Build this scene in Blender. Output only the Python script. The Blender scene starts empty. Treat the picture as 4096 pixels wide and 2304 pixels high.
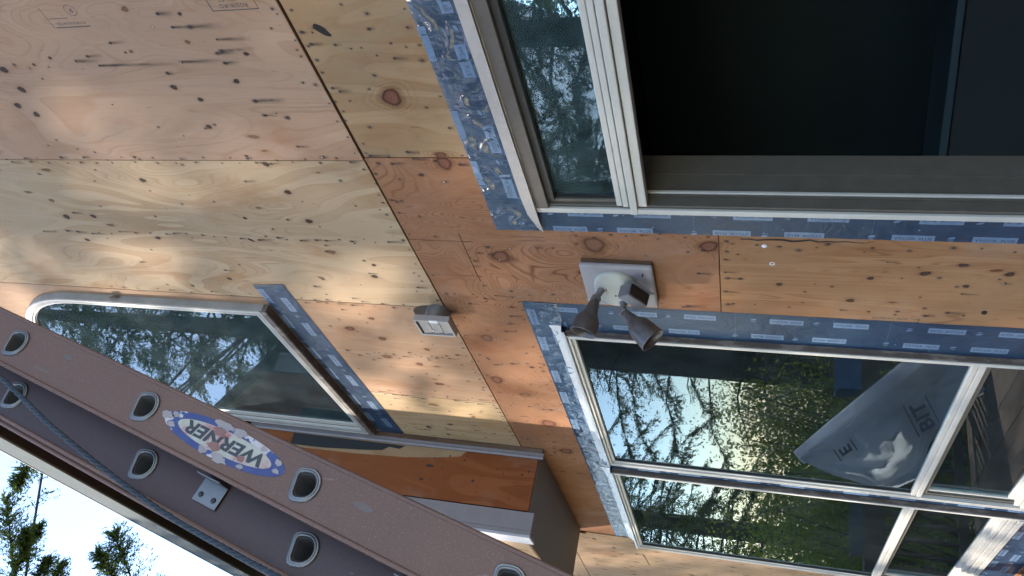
import bpy, bmesh, math, random
import numpy as np
from mathutils import Vector, Matrix, noise
from mathutils.geometry import tessellate_polygon

random.seed(7); RNG = np.random.default_rng(7)
SC = bpy.context.scene
COL = SC.collection
D = 2.177            # distance from the camera to the sheathing plane (y = D); camera at the origin, z up
FLOOR = -1.9         # deck surface
GROUND = -4.2

# ------------------------------------------------------------------ camera
RW = np.array([[-0.22239585, -0.54349418, -0.80941594],
               [0.19856706, -0.83805603, 0.50816652],
               [-0.95452138, -0.04770904, 0.2943005]])
cam_d = bpy.data.cameras.new('camera'); cam = bpy.data.objects.new('camera', cam_d); COL.objects.link(cam)
mr = Matrix(((RW[0, 0], -RW[0, 1], -RW[0, 2]), (RW[1, 0], -RW[1, 1], -RW[1, 2]), (RW[2, 0], -RW[2, 1], -RW[2, 2])))
cam.matrix_world = mr.to_4x4()
cam_d.sensor_width = 36; cam_d.lens = 36 * 3343.78 / 4096
cam_d.clip_start = 0.05; cam_d.clip_end = 2000
SC.camera = cam
SC.cycles.max_bounces = 7; SC.cycles.diffuse_bounces = 3; SC.cycles.glossy_bounces = 4; SC.cycles.transmission_bounces = 4; SC.cycles.transparent_max_bounces = 12

# ------------------------------------------------------------------ sky, sun, exposure
SUN_TO = Vector((-0.58, -0.815, 0)).normalized()
SUN_EL = math.radians(38)
w = bpy.data.worlds.new('World'); SC.world = w; w.use_nodes = True
nt = w.node_tree; bg = nt.nodes['Background']
sky = nt.nodes.new('ShaderNodeTexSky'); sky.sky_type = 'NISHITA'; sky.sun_disc = False
sky.sun_elevation = SUN_EL; sky.sun_rotation = math.atan2(SUN_TO.x, SUN_TO.y)
sky.air_density = 1.0; sky.dust_density = 0.5; sky.ozone_density = 1.0
nt.links.new(sky.outputs[0], bg.inputs[0]); bg.inputs[1].default_value = 0.15
sd = bpy.data.lights.new('sun', 'SUN'); so = bpy.data.objects.new('sun', sd); COL.objects.link(so)
sd.energy = 2.4; sd.angle = math.radians(1.0); sd.color = (1, .9, .76)
tosun = Vector((SUN_TO.x * math.cos(SUN_EL), SUN_TO.y * math.cos(SUN_EL), math.sin(SUN_EL)))
so.rotation_euler = tosun.to_track_quat('Z', 'Y').to_euler()
so.location = (-10, -14, 14)
SC.view_settings.view_transform = 'Standard'; SC.view_settings.look = 'None'
SC.view_settings.exposure = 2.34; SC.view_settings.gamma = 1
SC.view_settings.use_curve_mapping = False

# ------------------------------------------------------------------ node helpers
class NT:
    def __init__(s, name):
        s.m = bpy.data.materials.new(name); s.m.use_nodes = True
        s.t = s.m.node_tree; s.n = s.t.nodes; s.b = s.n['Principled BSDF']; s.out = s.n['Material Output']
    def add(s, typ, **kw):
        n = s.n.new('ShaderNode' + typ)
        for k, v in kw.items(): setattr(n, k, v)
        return n
    def link(s, a, b): s.t.links.new(a, b)
    def val(s, sock, v):
        if hasattr(v, 'is_output'): s.link(v, sock)
        else: sock.default_value = v
    def math(s, op, a, b=0.0, c=0.0, clamp=False):
        n = s.add('Math', operation=op, use_clamp=clamp)
        s.val(n.inputs[0], a); s.val(n.inputs[1], b); s.val(n.inputs[2], c); return n.outputs[0]
    def mix(s, f, a, b, blend='MIX'):
        n = s.add('Mix', data_type='RGBA', blend_type=blend)
        s.val(n.inputs[0], f); s.val(n.inputs[6], a if not isinstance(a, tuple) else (*a, 1)[:4]); s.val(n.inputs[7], b if not isinstance(b, tuple) else (*b, 1)[:4]); return n.outputs[2]
    def coord(s, scale=(1, 1, 1), loc=(0, 0, 0), rot=(0, 0, 0)):
        c = s.add('TexCoord'); mp = s.add('Mapping'); mp.inputs['Scale'].default_value = scale
        mp.inputs['Location'].default_value = loc; mp.inputs['Rotation'].default_value = rot
        s.link(c.outputs['Object'], mp.inputs[0]); return mp.outputs[0]
    def noise(s, vec, scale=5, detail=3, rough=.5, dist=0.0):
        n = s.add('TexNoise'); s.link(vec, n.inputs['Vector']); n.inputs['Scale'].default_value = scale
        n.inputs['Detail'].default_value = detail; n.inputs['Roughness'].default_value = rough; n.inputs['Distortion'].default_value = dist
        return n.outputs[0]
    def ramp(s, f, stops, interp='LINEAR'):
        r = s.add('ValToRGB'); cr = r.color_ramp; cr.interpolation = interp
        while len(cr.elements) < len(stops): cr.elements.new(.5)
        for e, (p, c) in zip(cr.elements, stops):
            e.position = p; e.color = (*c, 1) if isinstance(c, tuple) else (c, c, c, 1)
        s.link(f, r.inputs[0]); return r.outputs[0]
    def bump(s, h, strength=.3, dist=.01):
        b = s.add('Bump'); b.inputs['Strength'].default_value = strength; b.inputs['Distance'].default_value = dist
        s.link(h, b.inputs['Height']); s.link(b.outputs[0], s.b.inputs['Normal'])
    def set(s, **kw):
        for k, v in kw.items():
            sock = s.b.inputs[k.replace('_', ' ')]
            if isinstance(v, tuple) and len(v) == 3: v = (*v, 1)
            s.val(sock, v)
        return s

MATS = {}
def toned(c, k=.80, sat=1.0):
    l = .3 * c[0] + .59 * c[1] + .11 * c[2]
    return tuple(max(.002, (l + (x - l) * sat) * k) for x in c)
def plain(name, col, rough=.6, metal=0.0, var=.18, scale=30, bump=.08, spec=.5):
    if name in MATS: return MATS[name]
    col = toned(col, .78)
    n = NT(name); v = n.coord()
    f = n.noise(v, scale, 4, .6)
    lo = tuple(c * (1 - var) for c in col); hi = tuple(min(1, c * (1 + var)) for c in col)
    n.set(Base_Color=n.ramp(f, [(.25, lo), (.75, hi)]), Metallic=metal)
    n.set(Roughness=n.math('MULTIPLY_ADD', f, .25, rough - .12))
    n.b.inputs['Specular IOR Level'].default_value = spec
    if bump: n.bump(n.noise(v, scale * 3, 3), bump, .004)
    MATS[name] = n.m; return n.m

def plywood(name, light, dark, knotty=.5, band=9.0, across=2.6, along=.55, contrast=.55, seed=0.0, fleck=.35, patch=None, line=.0, rough=.72):
    """rotary-cut fir veneer, grain running up the sheet"""
    light, dark = toned(light, .80, 1.12), toned(dark, .74, 1.15); patch = toned(patch, .78, 1.12) if patch else None
    n = NT(name)
    v = n.coord((across, across, along), (seed * 3.1, seed * 1.7, seed * 2.3))
    base = n.noise(v, 1.0, 2.0, .45, .9)
    ph = n.math('MULTIPLY', base, band * 6.283)
    s1 = n.math('SINE', ph); s1 = n.math('MULTIPLY_ADD', s1, .5, .5)
    wide = n.ramp(s1, [(.42, 0.0), (.62, 1.0)])
    wn = n.add('SeparateColor'); n.link(wide, wn.inputs[0]); wide = wn.outputs[0]
    # breaks the bands up so that they come and go
    brk = n.noise(n.coord((1.1, 1.1, .5), (seed, 5, 1)), 1.6, 3, .6)
    wide = n.math('MULTIPLY', wide, n.math('MULTIPLY_ADD', brk, 2.6, -.75, clamp=True))
    fib = n.noise(n.coord((90, 90, 3.5), (seed, 0, 0)), 1, 4, .7)
    tone = n.noise(n.coord((1.3, 1.3, .8), (seed * 2, 3, 3)), 1.7, 4, .6)
    c = n.mix(n.math('MULTIPLY', wide, contrast, clamp=True), light, dark)
    c = n.mix(n.ramp(tone, [(.35, 0.0), (.72, 1.0)]), c, patch or tuple(x * .84 for x in light))
    c2 = n.mix(n.math('MULTIPLY_ADD', fib, .9, -.2, clamp=True), c, tuple(x * .8 for x in dark)); 
    c = n.mix(.30, c, c2)
    # thin dark contour lines of raised grain
    ph2 = n.math('MULTIPLY_ADD', base, band * 5.0 * 6.283, n.math('MULTIPLY', n.noise(n.coord((9, 9, 6), (seed, 1, 7)), 1, 2, .5), 5.0))
    l2 = n.math('POWER', n.math('MULTIPLY_ADD', n.math('SINE', ph2), .5, .5), 9)
    l2 = n.math('MULTIPLY', l2, n.math('MULTIPLY_ADD', n.noise(n.coord((2, 2, 1), (9, seed, 0)), 1.6, 2), 3, -1.1, clamp=True))
    c = n.mix(n.math('MULTIPLY', l2, line, clamp=True), c, tuple(x * .62 for x in dark))
    edge = n.math('SUBTRACT', 1.0, n.math('MULTIPLY', n.math('ABSOLUTE', n.math('SUBTRACT', s1, .52)), 7.0), clamp=True)
    c = n.mix(n.math('MULTIPLY', n.math('MULTIPLY', edge, n.math('MULTIPLY_ADD', brk, 2.6, -.75, clamp=True)), .5 * contrast), c, tuple(x * .8 for x in dark))
    # pin knots and flecks
    if fleck:
        vo = n.add('TexVoronoi', voronoi_dimensions='2D'); sx = n.add('SeparateXYZ'); n.link(n.coord((11, 11, 4.0), (seed, seed, seed)), sx.inputs[0]); cx = n.add('CombineXYZ')
        wob = n.math('MULTIPLY', n.noise(n.coord((30, 30, 9)), 1, 2), .22)
        n.link(n.math('ADD', n.math('ADD', sx.outputs[0], sx.outputs[1]), wob), cx.inputs[0]); n.link(n.math('ADD', sx.outputs[2], wob), cx.inputs[1]); n.link(cx.outputs[0], vo.inputs['Vector']); vo.inputs['Scale'].default_value = 1.0; vo.inputs['Randomness'].default_value = 1
        sc = n.add('SeparateColor'); n.link(vo.outputs['Color'], sc.inputs[0])
        r = n.math('MULTIPLY', n.math('MULTIPLY_ADD', sc.outputs[0], 1, -(1 - fleck), clamp=True), .20 / max(fleck, .01))
        ed = n.math('SUBTRACT', n.math('MULTIPLY', r, .75), vo.outputs['Distance'])
        halo = n.math('MULTIPLY', n.math('ADD', n.math('MULTIPLY_ADD', ed, 5, .6), 0), 1, clamp=True)
        halo = n.math('MULTIPLY', halo, n.math('GREATER_THAN', r, .02))
        c = n.mix(n.math('MULTIPLY', halo, .38), c, tuple(x * y for x, y in zip(dark, (.75, .6, .5))))
        core = n.math('MULTIPLY', n.math('MULTIPLY_ADD', ed, 22, 0, clamp=True), 1)
        c = n.mix(n.math('MULTIPLY', core, .75), c, tuple(x * y for x, y in zip(dark, (.34, .24, .2))))
    rs = n.noise(n.coord((2.2, 2.2, 1.1), (7, 1, seed)), 1.5, 5, .62)
    c = n.mix(n.math('MULTIPLY', n.ramp(rs, [(.56, 0.0), (.70, 1.0)]), .42), c, tuple(x * y for x, y in zip(dark, (1.0, .80, .66))))
    # weather greying and dark scuffs
    gr = n.noise(n.coord((1.2, 1.2, .8), (4, seed, 2)), 2.4, 5, .65)
    c = n.mix(n.math('MULTIPLY', n.ramp(gr, [(.55, 0.0), (.8, 1.0)]), .30), c, (.30, .26, .23))
    sp = n.noise(n.coord((40, 40, 14), (seed, 2, 2)), 1, 2, .5)
    c = n.mix(n.math('MULTIPLY', n.ramp(sp, [(.68, 0.0), (.78, 1.0)]), .35), c, tuple(x * .3 for x in dark))
    n.set(Base_Color=c, Roughness=n.math('MULTIPLY_ADD', fib, .2, rough - .1))
    n.b.inputs['Specular IOR Level'].default_value = .12
    h = n.math('ADD', n.math('MULTIPLY', l2, -.6 * max(line, .25)), n.math('MULTIPLY', fib, .25))
    n.bump(n.math('ADD', h, n.math('MULTIPLY', tone, 1.2)), .35, .004)
    MATS[name] = n.m; return n.m

# veneers
plywood('ply_pink', (.450, .308, .222), (.31, .17, .100), band=5, across=2.2, along=.8, contrast=.55, seed=1.3, fleck=.10, patch=(.39, .268, .20), line=.35)
plywood('ply_yellow', (.475, .362, .248), (.31, .190, .105), band=8, across=2.0, along=.42, contrast=.9, seed=2.1, fleck=.07, patch=(.45, .33, .225), line=.35)
plywood('ply_rose', (.420, .275, .185), (.30, .155, .085), band=9, across=3.6, along=.3, contrast=.55, seed=4.4, fleck=.24, patch=(.37, .25, .17), line=.3)
plywood('ply_straw', (.455, .340, .210), (.32, .19, .10), band=9, across=3.6, along=.3, contrast=.6, seed=7.4, fleck=.16, patch=(.40, .29, .19), line=.3)
plywood('ply_amber', (.420, .282, .175), (.28, .145, .070), band=6, across=2.2, along=.6, contrast=.7, seed=5.2, fleck=.10, patch=(.30, .22, .14), line=.2)
plywood('ply_orange', (.352, .192, .118), (.23, .100, .054), band=10, across=2.6, along=1.3, contrast=.35, seed=6.6, fleck=.08, patch=(.27, .135, .078), line=.95)
plywood('ply_honey', (.355, .192, .105), (.215, .090, .042), band=8, across=3.4, along=.28, contrast=.7, seed=8.8, fleck=.12, patch=(.36, .22, .13), line=.5)
plywood('ply_pale', (.430, .315, .210), (.30, .165, .085), band=9, across=4.0, along=.28, contrast=.5, seed=3.3, fleck=.6, patch=(.38, .27, .19), line=.3)
plywood('ply_redstain', (.265, .098, .044), (.17, .054, .023), band=6, across=2.4, along=.5, contrast=.6, seed=9.1, fleck=.12, patch=(.24, .085, .038), line=.1, rough=.5)
plywood('wood_rough', (.15, .095, .065), (.08, .05, .034), band=9, across=6, along=.6, contrast=.6, seed=2.7, fleck=.1)

plain('grey_paint', (.235, .215, .225), .55, var=.10, scale=14)
plain('pale_grey_paint', (.46, .46, .50), .5, var=.10, scale=14)
plain('soffit_grey', (.165, .145, .140), .6, var=.08, scale=40)
plain('vinyl', (.54, .52, .48), .42, var=.08, scale=9, bump=.03)
plain('vinyl_shaded', (.112, .098, .080), .55, var=.14, scale=16, bump=.03)  # vinyl darkened: the shade in jambs and tracks is put into the colour
plain('drip_beige', (.46, .41, .385), .5, var=.10, scale=22)
plain('drip_metal', (.66, .68, .72), .32, metal=.55, var=.10, scale=12, bump=.10)
plain('black_rubber', (.012, .012, .013), .5, bump=0)
plain('lamp_brown', (.125, .108, .104), .36, var=.30, scale=22, metal=.35)
plain('lamp_plate', (.43, .43, .38), .4, var=.12, scale=9)
plain('bronze_grey', (.20, .185, .19), .4, var=.12, scale=12, metal=.3)
plain('sensor_black', (.012, .012, .014), .12, bump=0)
plain('vent_grey', (.36, .33, .32), .5, var=.12, scale=20)
plain('white_paint', (.75, .75, .76), .55, var=.06)
plain('alu', (.20, .195, .195), .45, metal=.75, var=.14, scale=30)
plain('alu_dark', (.035, .035, .04), .6, metal=.3, var=.2, scale=40)
plain('zinc', (.38, .39, .41), .42, metal=.8, var=.18, scale=18)
plain('nail_dark', (.035, .03, .03), .6, metal=.3, bump=0)
plain('nail_bright', (.36, .34, .32), .5, metal=.4, bump=0)
plain('hole_dark', (.012, .009, .007), .9, bump=0)
plain('backing', (.035, .022, .016), .9)
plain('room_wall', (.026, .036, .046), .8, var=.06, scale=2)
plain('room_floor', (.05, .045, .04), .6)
plain('blue_plastic', (.02, .12, .34), .35, var=.1)
plain('navy_plastic', (.012, .05, .09), .4, var=.1)
plain('deck_wood', (.245, .135, .085), .62, var=.35, scale=4)
plain('rail_wood', (.075, .045, .034), .6, var=.3, scale=5)
plain('bark', (.055, .042, .034), .9, var=.4, scale=9, bump=.6)
plain('rope_blue', (.034, .048, .070), .85, var=.35, scale=120)
plain('felt_black', (.018, .019, .021), .8)
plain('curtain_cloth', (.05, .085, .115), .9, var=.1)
plain('gutter_grey', (.150, .168, .175), .95, var=.1, scale=5, spec=.03)
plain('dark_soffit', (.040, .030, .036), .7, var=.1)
plain('sticker_blue', (.035, .055, .27), .4, var=.15, scale=60)
plain('ink', (.055, .06, .065), .8)
plain('print_text', (.020, .035, .07), .5, var=.1)

def mk_print():
    n = NT('print_blue'); v = n.coord()
    f = n.noise(v, 40, 3)
    n.set(Base_Color=n.ramp(f, [(.3, (.075, .130, .220)), (.75, (.11, .175, .28))]), Roughness=.34)
    n.bump(n.noise(v, 60, 3), .3, .002); MATS['print_blue'] = n.m
mk_print()

def mk_tape(key='tape', spec=.26, rg=.20):
    n = NT('flashing_membrane_' + key); v = n.coord()
    f = n.noise(v, 7, 4, .6)
    sc = n.noise(n.coord((26, 26, 26)), 1, 5, .7)
    c = n.ramp(f, [(.3, (.010, .025, .056)), (.75, (.020, .046, .088))])
    c = n.mix(n.math('MULTIPLY', n.ramp(sc, [(.62, 0.0), (.78, 1.0)]), .22), c, (.12, .125, .13))
    n.set(Base_Color=c, Roughness=n.math('MULTIPLY_ADD', f, .26, rg))
    n.b.inputs['Specular IOR Level'].default_value = spec
    wv = n.noise(n.coord((9, 9, 9)), 1, 3, .55, 1.2)
    wv2 = n.noise(n.coord((45, 45, 45)), 1, 3, .6, .6)
    n.bump(n.math('ADD', n.math('MULTIPLY', wv, 1.0), n.math('MULTIPLY', wv2, .12)), .40, .010)
    MATS[key] = n.m
mk_tape(); mk_tape('tape_stretched', .75, .06)

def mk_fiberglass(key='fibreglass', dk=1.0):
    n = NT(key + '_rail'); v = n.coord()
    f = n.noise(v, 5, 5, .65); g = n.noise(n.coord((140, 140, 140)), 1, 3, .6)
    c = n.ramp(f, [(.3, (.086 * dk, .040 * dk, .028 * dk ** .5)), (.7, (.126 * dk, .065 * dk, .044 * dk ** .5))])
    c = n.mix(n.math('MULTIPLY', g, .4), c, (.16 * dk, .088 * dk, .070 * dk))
    st = n.noise(n.coord((22, 22, 9), (3, 1, 2)), 1, 4, .65)
    c = n.mix(n.math('MULTIPLY', n.ramp(st, [(.66, 0.0), (.78, 1.0)]), .55), c, (.035, .025, .025))
    sc = n.noise(n.coord((16, 60, 16), (8, 1, 5)), 1, 3, .6)
    c = n.mix(n.math('MULTIPLY', n.ramp(sc, [(.72, 0.0), (.78, 1.0)]), .35), c, (.38, .33, .33))
    du = n.noise(n.coord((420, 420, 420)), 1, 2, .5)
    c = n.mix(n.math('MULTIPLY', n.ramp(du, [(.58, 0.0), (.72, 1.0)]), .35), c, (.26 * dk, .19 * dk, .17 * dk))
    n.set(Base_Color=c, Roughness=n.math('MULTIPLY_ADD', f, .25, .50))
    n.bump(g, .18, .002); MATS[key] = n.m
mk_fiberglass(); mk_fiberglass('fibreglass_shaded', .34)  # second one: same fibreglass, the shade on that section put into the colour

def mk_peel():
    n = NT('peeling_brown_paint'); v = n.coord((14, 14, 4))
    f = n.noise(v, 1, 5, .7)
    c = n.ramp(f, [(.35, (.070, .052, .043)), (.52, (.090, .068, .055)), (.60, (.19, .155, .13)), (.72, (.11, .085, .068))])
    n.set(Base_Color=c, Roughness=.6); n.bump(f, .8, .006); MATS['peel'] = n.m
mk_peel()

def mk_worn():
    n = NT('worn_sticker'); v = n.coord((30, 30, 30)); f = n.noise(v, 1, 3, .6)
    n.set(Base_Color=n.ramp(f, [(.36, (.28, .08, .06)), (.46, (.36, .27, .25)), (.55, (.34, .33, .27)), (.70, (.40, .38, .36))]), Roughness=.5)
    MATS['worn'] = n.m
    n = NT('worn_sticker_ring'); v = n.coord((19, 19, 19), (5, 4, 1)); f = n.noise(v, 1, 3, .6)
    n.set(Base_Color=n.ramp(f, [(.40, (.022, .034, .14)), (.50, (.03, .045, .16)), (.52, (.42, .39, .40)), (.62, (.38, .31, .32)), (.66, (.27, .09, .07))]), Roughness=.45)
    MATS['worn_ring'] = n.m
mk_worn()

def mk_glass(key='glass', dust_sheen=.022):
    n = NT('window_' + key)
    tr = n.add('BsdfTransparent'); tr.inputs[0].default_value = (.90, .95, .94, 1)
    gl = n.add('BsdfGlossy'); gl.inputs['Roughness'].default_value = 0.0; gl.inputs[0].default_value = (.76, .92, 1, 1)
    fr = n.add('Fresnel'); fr.inputs[0].default_value = 1.52
    b = n.add('Bump'); b.inputs['Strength'].default_value = .012; b.inputs['Distance'].default_value = .01
    n.link(n.noise(n.coord((3, 3, 3)), 1, 1, .4), b.inputs['Height'])
    n.link(b.outputs[0], gl.inputs['Normal'])
    mx = n.add('MixShader'); n.link(fr.outputs[0], mx.inputs[0]); n.link(tr.outputs[0], mx.inputs[1]); n.link(gl.outputs[0], mx.inputs[2])
    df = n.add('BsdfDiffuse'); df.inputs[0].default_value = (.46, .60, .64, 1)  # teal diffuse film: dust, with reflected haze put into its colour
    ds = n.noise(n.coord((5, 5, 5)), 1, 5, .65); sp = n.noise(n.coord((90, 90, 90)), 1, 2, .5)
    fd = n.math('ADD', n.math('MULTIPLY_ADD', ds, dust_sheen, -.15 * dust_sheen), n.math('MULTIPLY', n.ramp(sp, [(.66, 0.0), (.74, 1.0)]), .02), clamp=True)
    m2 = n.add('MixShader'); n.link(fd, m2.inputs[0]); n.link(mx.outputs[0], m2.inputs[1]); n.link(df.outputs[0], m2.inputs[2])
    n.link(m2.outputs[0], n.out.inputs[0]); MATS[key] = n.m
mk_glass(); mk_glass('dusty_sheen_glass', .085)

def mk_stain():
    n = NT('nail_rust_stain')
    tr = n.add('BsdfTransparent'); df = n.add('BsdfDiffuse'); df.inputs[0].default_value = (.045, .048, .055, 1)
    at = n.add('Attribute'); at.attribute_name = 'alpha'
    f = n.noise(n.coord((60, 60, 18)), 1, 3, .6)
    a = n.math('MULTIPLY', at.outputs['Fac'], n.math('MULTIPLY_ADD', f, 1.5, 0, clamp=True), clamp=True)
    mx = n.add('MixShader'); n.link(a, mx.inputs[0]); n.link(tr.outputs[0], mx.inputs[1]); n.link(df.outputs[0], mx.inputs[2])
    n.link(mx.outputs[0], n.out.inputs[0]); MATS['stain'] = n.m
mk_stain()

def mk_knot(name, a, b, rim, halo):
    n = NT(name); f = n.noise(n.coord((2.2, 2.2, 2.2)), 1, 4, .65, 1.5)
    at = n.add('Attribute'); at.attribute_name = 'alpha'; r = n.math('MULTIPLY_ADD', f, .16, n.math('SUBTRACT', at.outputs['Fac'], .08))
    rings = n.math('MULTIPLY_ADD', n.math('SINE', n.math('MULTIPLY', r, 21)), .5, .5)
    c = n.mix(n.math('MULTIPLY', rings, .45), n.ramp(f, [(.3, a), (.7, b)]), rim)
    c = n.mix(n.ramp(r, [(.70, 0.0), (.92, 1.0)]), c, rim)
    c = n.mix(n.ramp(n.math('MULTIPLY', r, .5), [(.50, 0.0), (.56, 1.0)]), c, halo)
    n.set(Base_Color=c, Roughness=.65)
    al = n.math('SUBTRACT', 1.0, n.math('MULTIPLY', n.math('SUBTRACT', r, 1.0), 1.5), clamp=True)
    al = n.math('MULTIPLY', n.math('POWER', al, 1.6), n.math('MULTIPLY_ADD', n.math('LESS_THAN', r, 1.03), .45, .55))
    ln = n.math('POWER', n.math('MULTIPLY_ADD', n.math('SINE', n.math('MULTIPLY_ADD', r, 17, n.math('MULTIPLY', f, 5))), .5, .5), 3)
    ln = n.math('MULTIPLY', ln, n.math('MULTIPLY', n.math('SUBTRACT', 2.6, r), .30, clamp=True)); ln = n.math('MULTIPLY', ln, n.math('MULTIPLY_ADD', f, 2.2, -.45, clamp=True))
    al = n.math('MAXIMUM', al, ln)
    n.b.inputs['Specular IOR Level'].default_value = .1
    n.set(Alpha=al); n.bump(rings, .25, .002); MATS[name] = n.m
mk_knot('knot_red', (.13, .050, .030), (.20, .088, .055), (.055, .020, .012), (.20, .085, .04))
mk_knot('knot_dark', (.050, .026, .020), (.085, .048, .038), (.016, .010, .008), (.22, .13, .075))
mk_knot('knot_tan', (.16, .078, .045), (.22, .115, .07), (.09, .04, .022), (.21, .10, .05))

def mk_leaf(name, a, b, trans):
    n = NT(name); f = n.noise(n.coord((1.1, 1.1, 1.1)), 1, 3, .6)
    oi = n.add('ObjectInfo')
    f = n.math('ADD', f, n.math('MULTIPLY_ADD', oi.outputs['Random'], .2, -.1))
    c = n.ramp(f, [(.3, a), (.7, b)])
    df = n.add('BsdfDiffuse'); n.link(c, df.inputs[0]); tl = n.add('BsdfTranslucent'); 
    n.link(n.mix(1.0, c, (1.5, 1.4, .5), 'MULTIPLY'), tl.inputs[0])
    mx = n.add('MixShader'); mx.inputs[0].default_value = trans
    n.link(df.outputs[0], mx.inputs[1]); n.link(tl.outputs[0], mx.inputs[2]); n.link(mx.outputs[0], n.out.inputs[0]); MATS[name] = n.m
mk_leaf('needles', (.030, .056, .036), (.080, .110, .046), .45)
mk_leaf('leaves', (.10, .155, .034), (.21, .26, .06), .6)

def mk_wrap():
    n = NT('house_wrap_sheet'); f = n.noise(n.coord((3, 3, 3)), 1, 3)
    c = n.ramp(f, [(.3, (.80, .82, .93)), (.7, (.86, .88, .96))])
    df = n.add('BsdfDiffuse'); n.link(c, df.inputs[0]); tl = n.add('BsdfTranslucent'); n.link(c, tl.inputs[0])
    mx = n.add('MixShader'); mx.inputs[0].default_value = .6
    n.link(df.outputs[0], mx.inputs[1]); n.link(tl.outputs[0], mx.inputs[2]); n.link(mx.outputs[0], n.out.inputs[0]); MATS['wrap'] = n.m
mk_wrap()

def mk_ground():
    n = NT('forest_floor'); v = n.coord()
    f = n.noise(v, .6, 5, .6); g = n.noise(v, 6, 4, .7)
    c = n.ramp(f, [(.35, (.050, .040, .026)), (.6, (.055, .068, .024)), (.8, (.09, .08, .05))])
    n.set(Base_Color=n.mix(n.math('MULTIPLY', g, .5), c, (.03, .028, .018)), Roughness=.95); n.bump(g, .8, .1); MATS['ground'] = n.m
mk_ground()

# ------------------------------------------------------------------ mesh helpers
def link(name, mesh, mat, parent=None, kind=None, smooth=False):
    o = bpy.data.objects.new(name, mesh); COL.objects.link(o)
    if mat is not None and len(mesh.materials) == 0: mesh.materials.append(MATS[mat] if isinstance(mat, str) else mat)
    if parent is not None: o.parent = parent
    if kind: o['kind'] = kind
    if smooth: mesh.polygons.foreach_set('use_smooth', [True] * len(mesh.polygons))
    return o
def tag(o, label, cat, group=None):
    o['label'] = label; o['category'] = cat
    if group: o['group'] = group
    return o
def thing(name, label, cat, group=None):
    o = bpy.data.objects.new(name, None); COL.objects.link(o); o.empty_display_size = .05
    return tag(o, label, cat, group)

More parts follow.
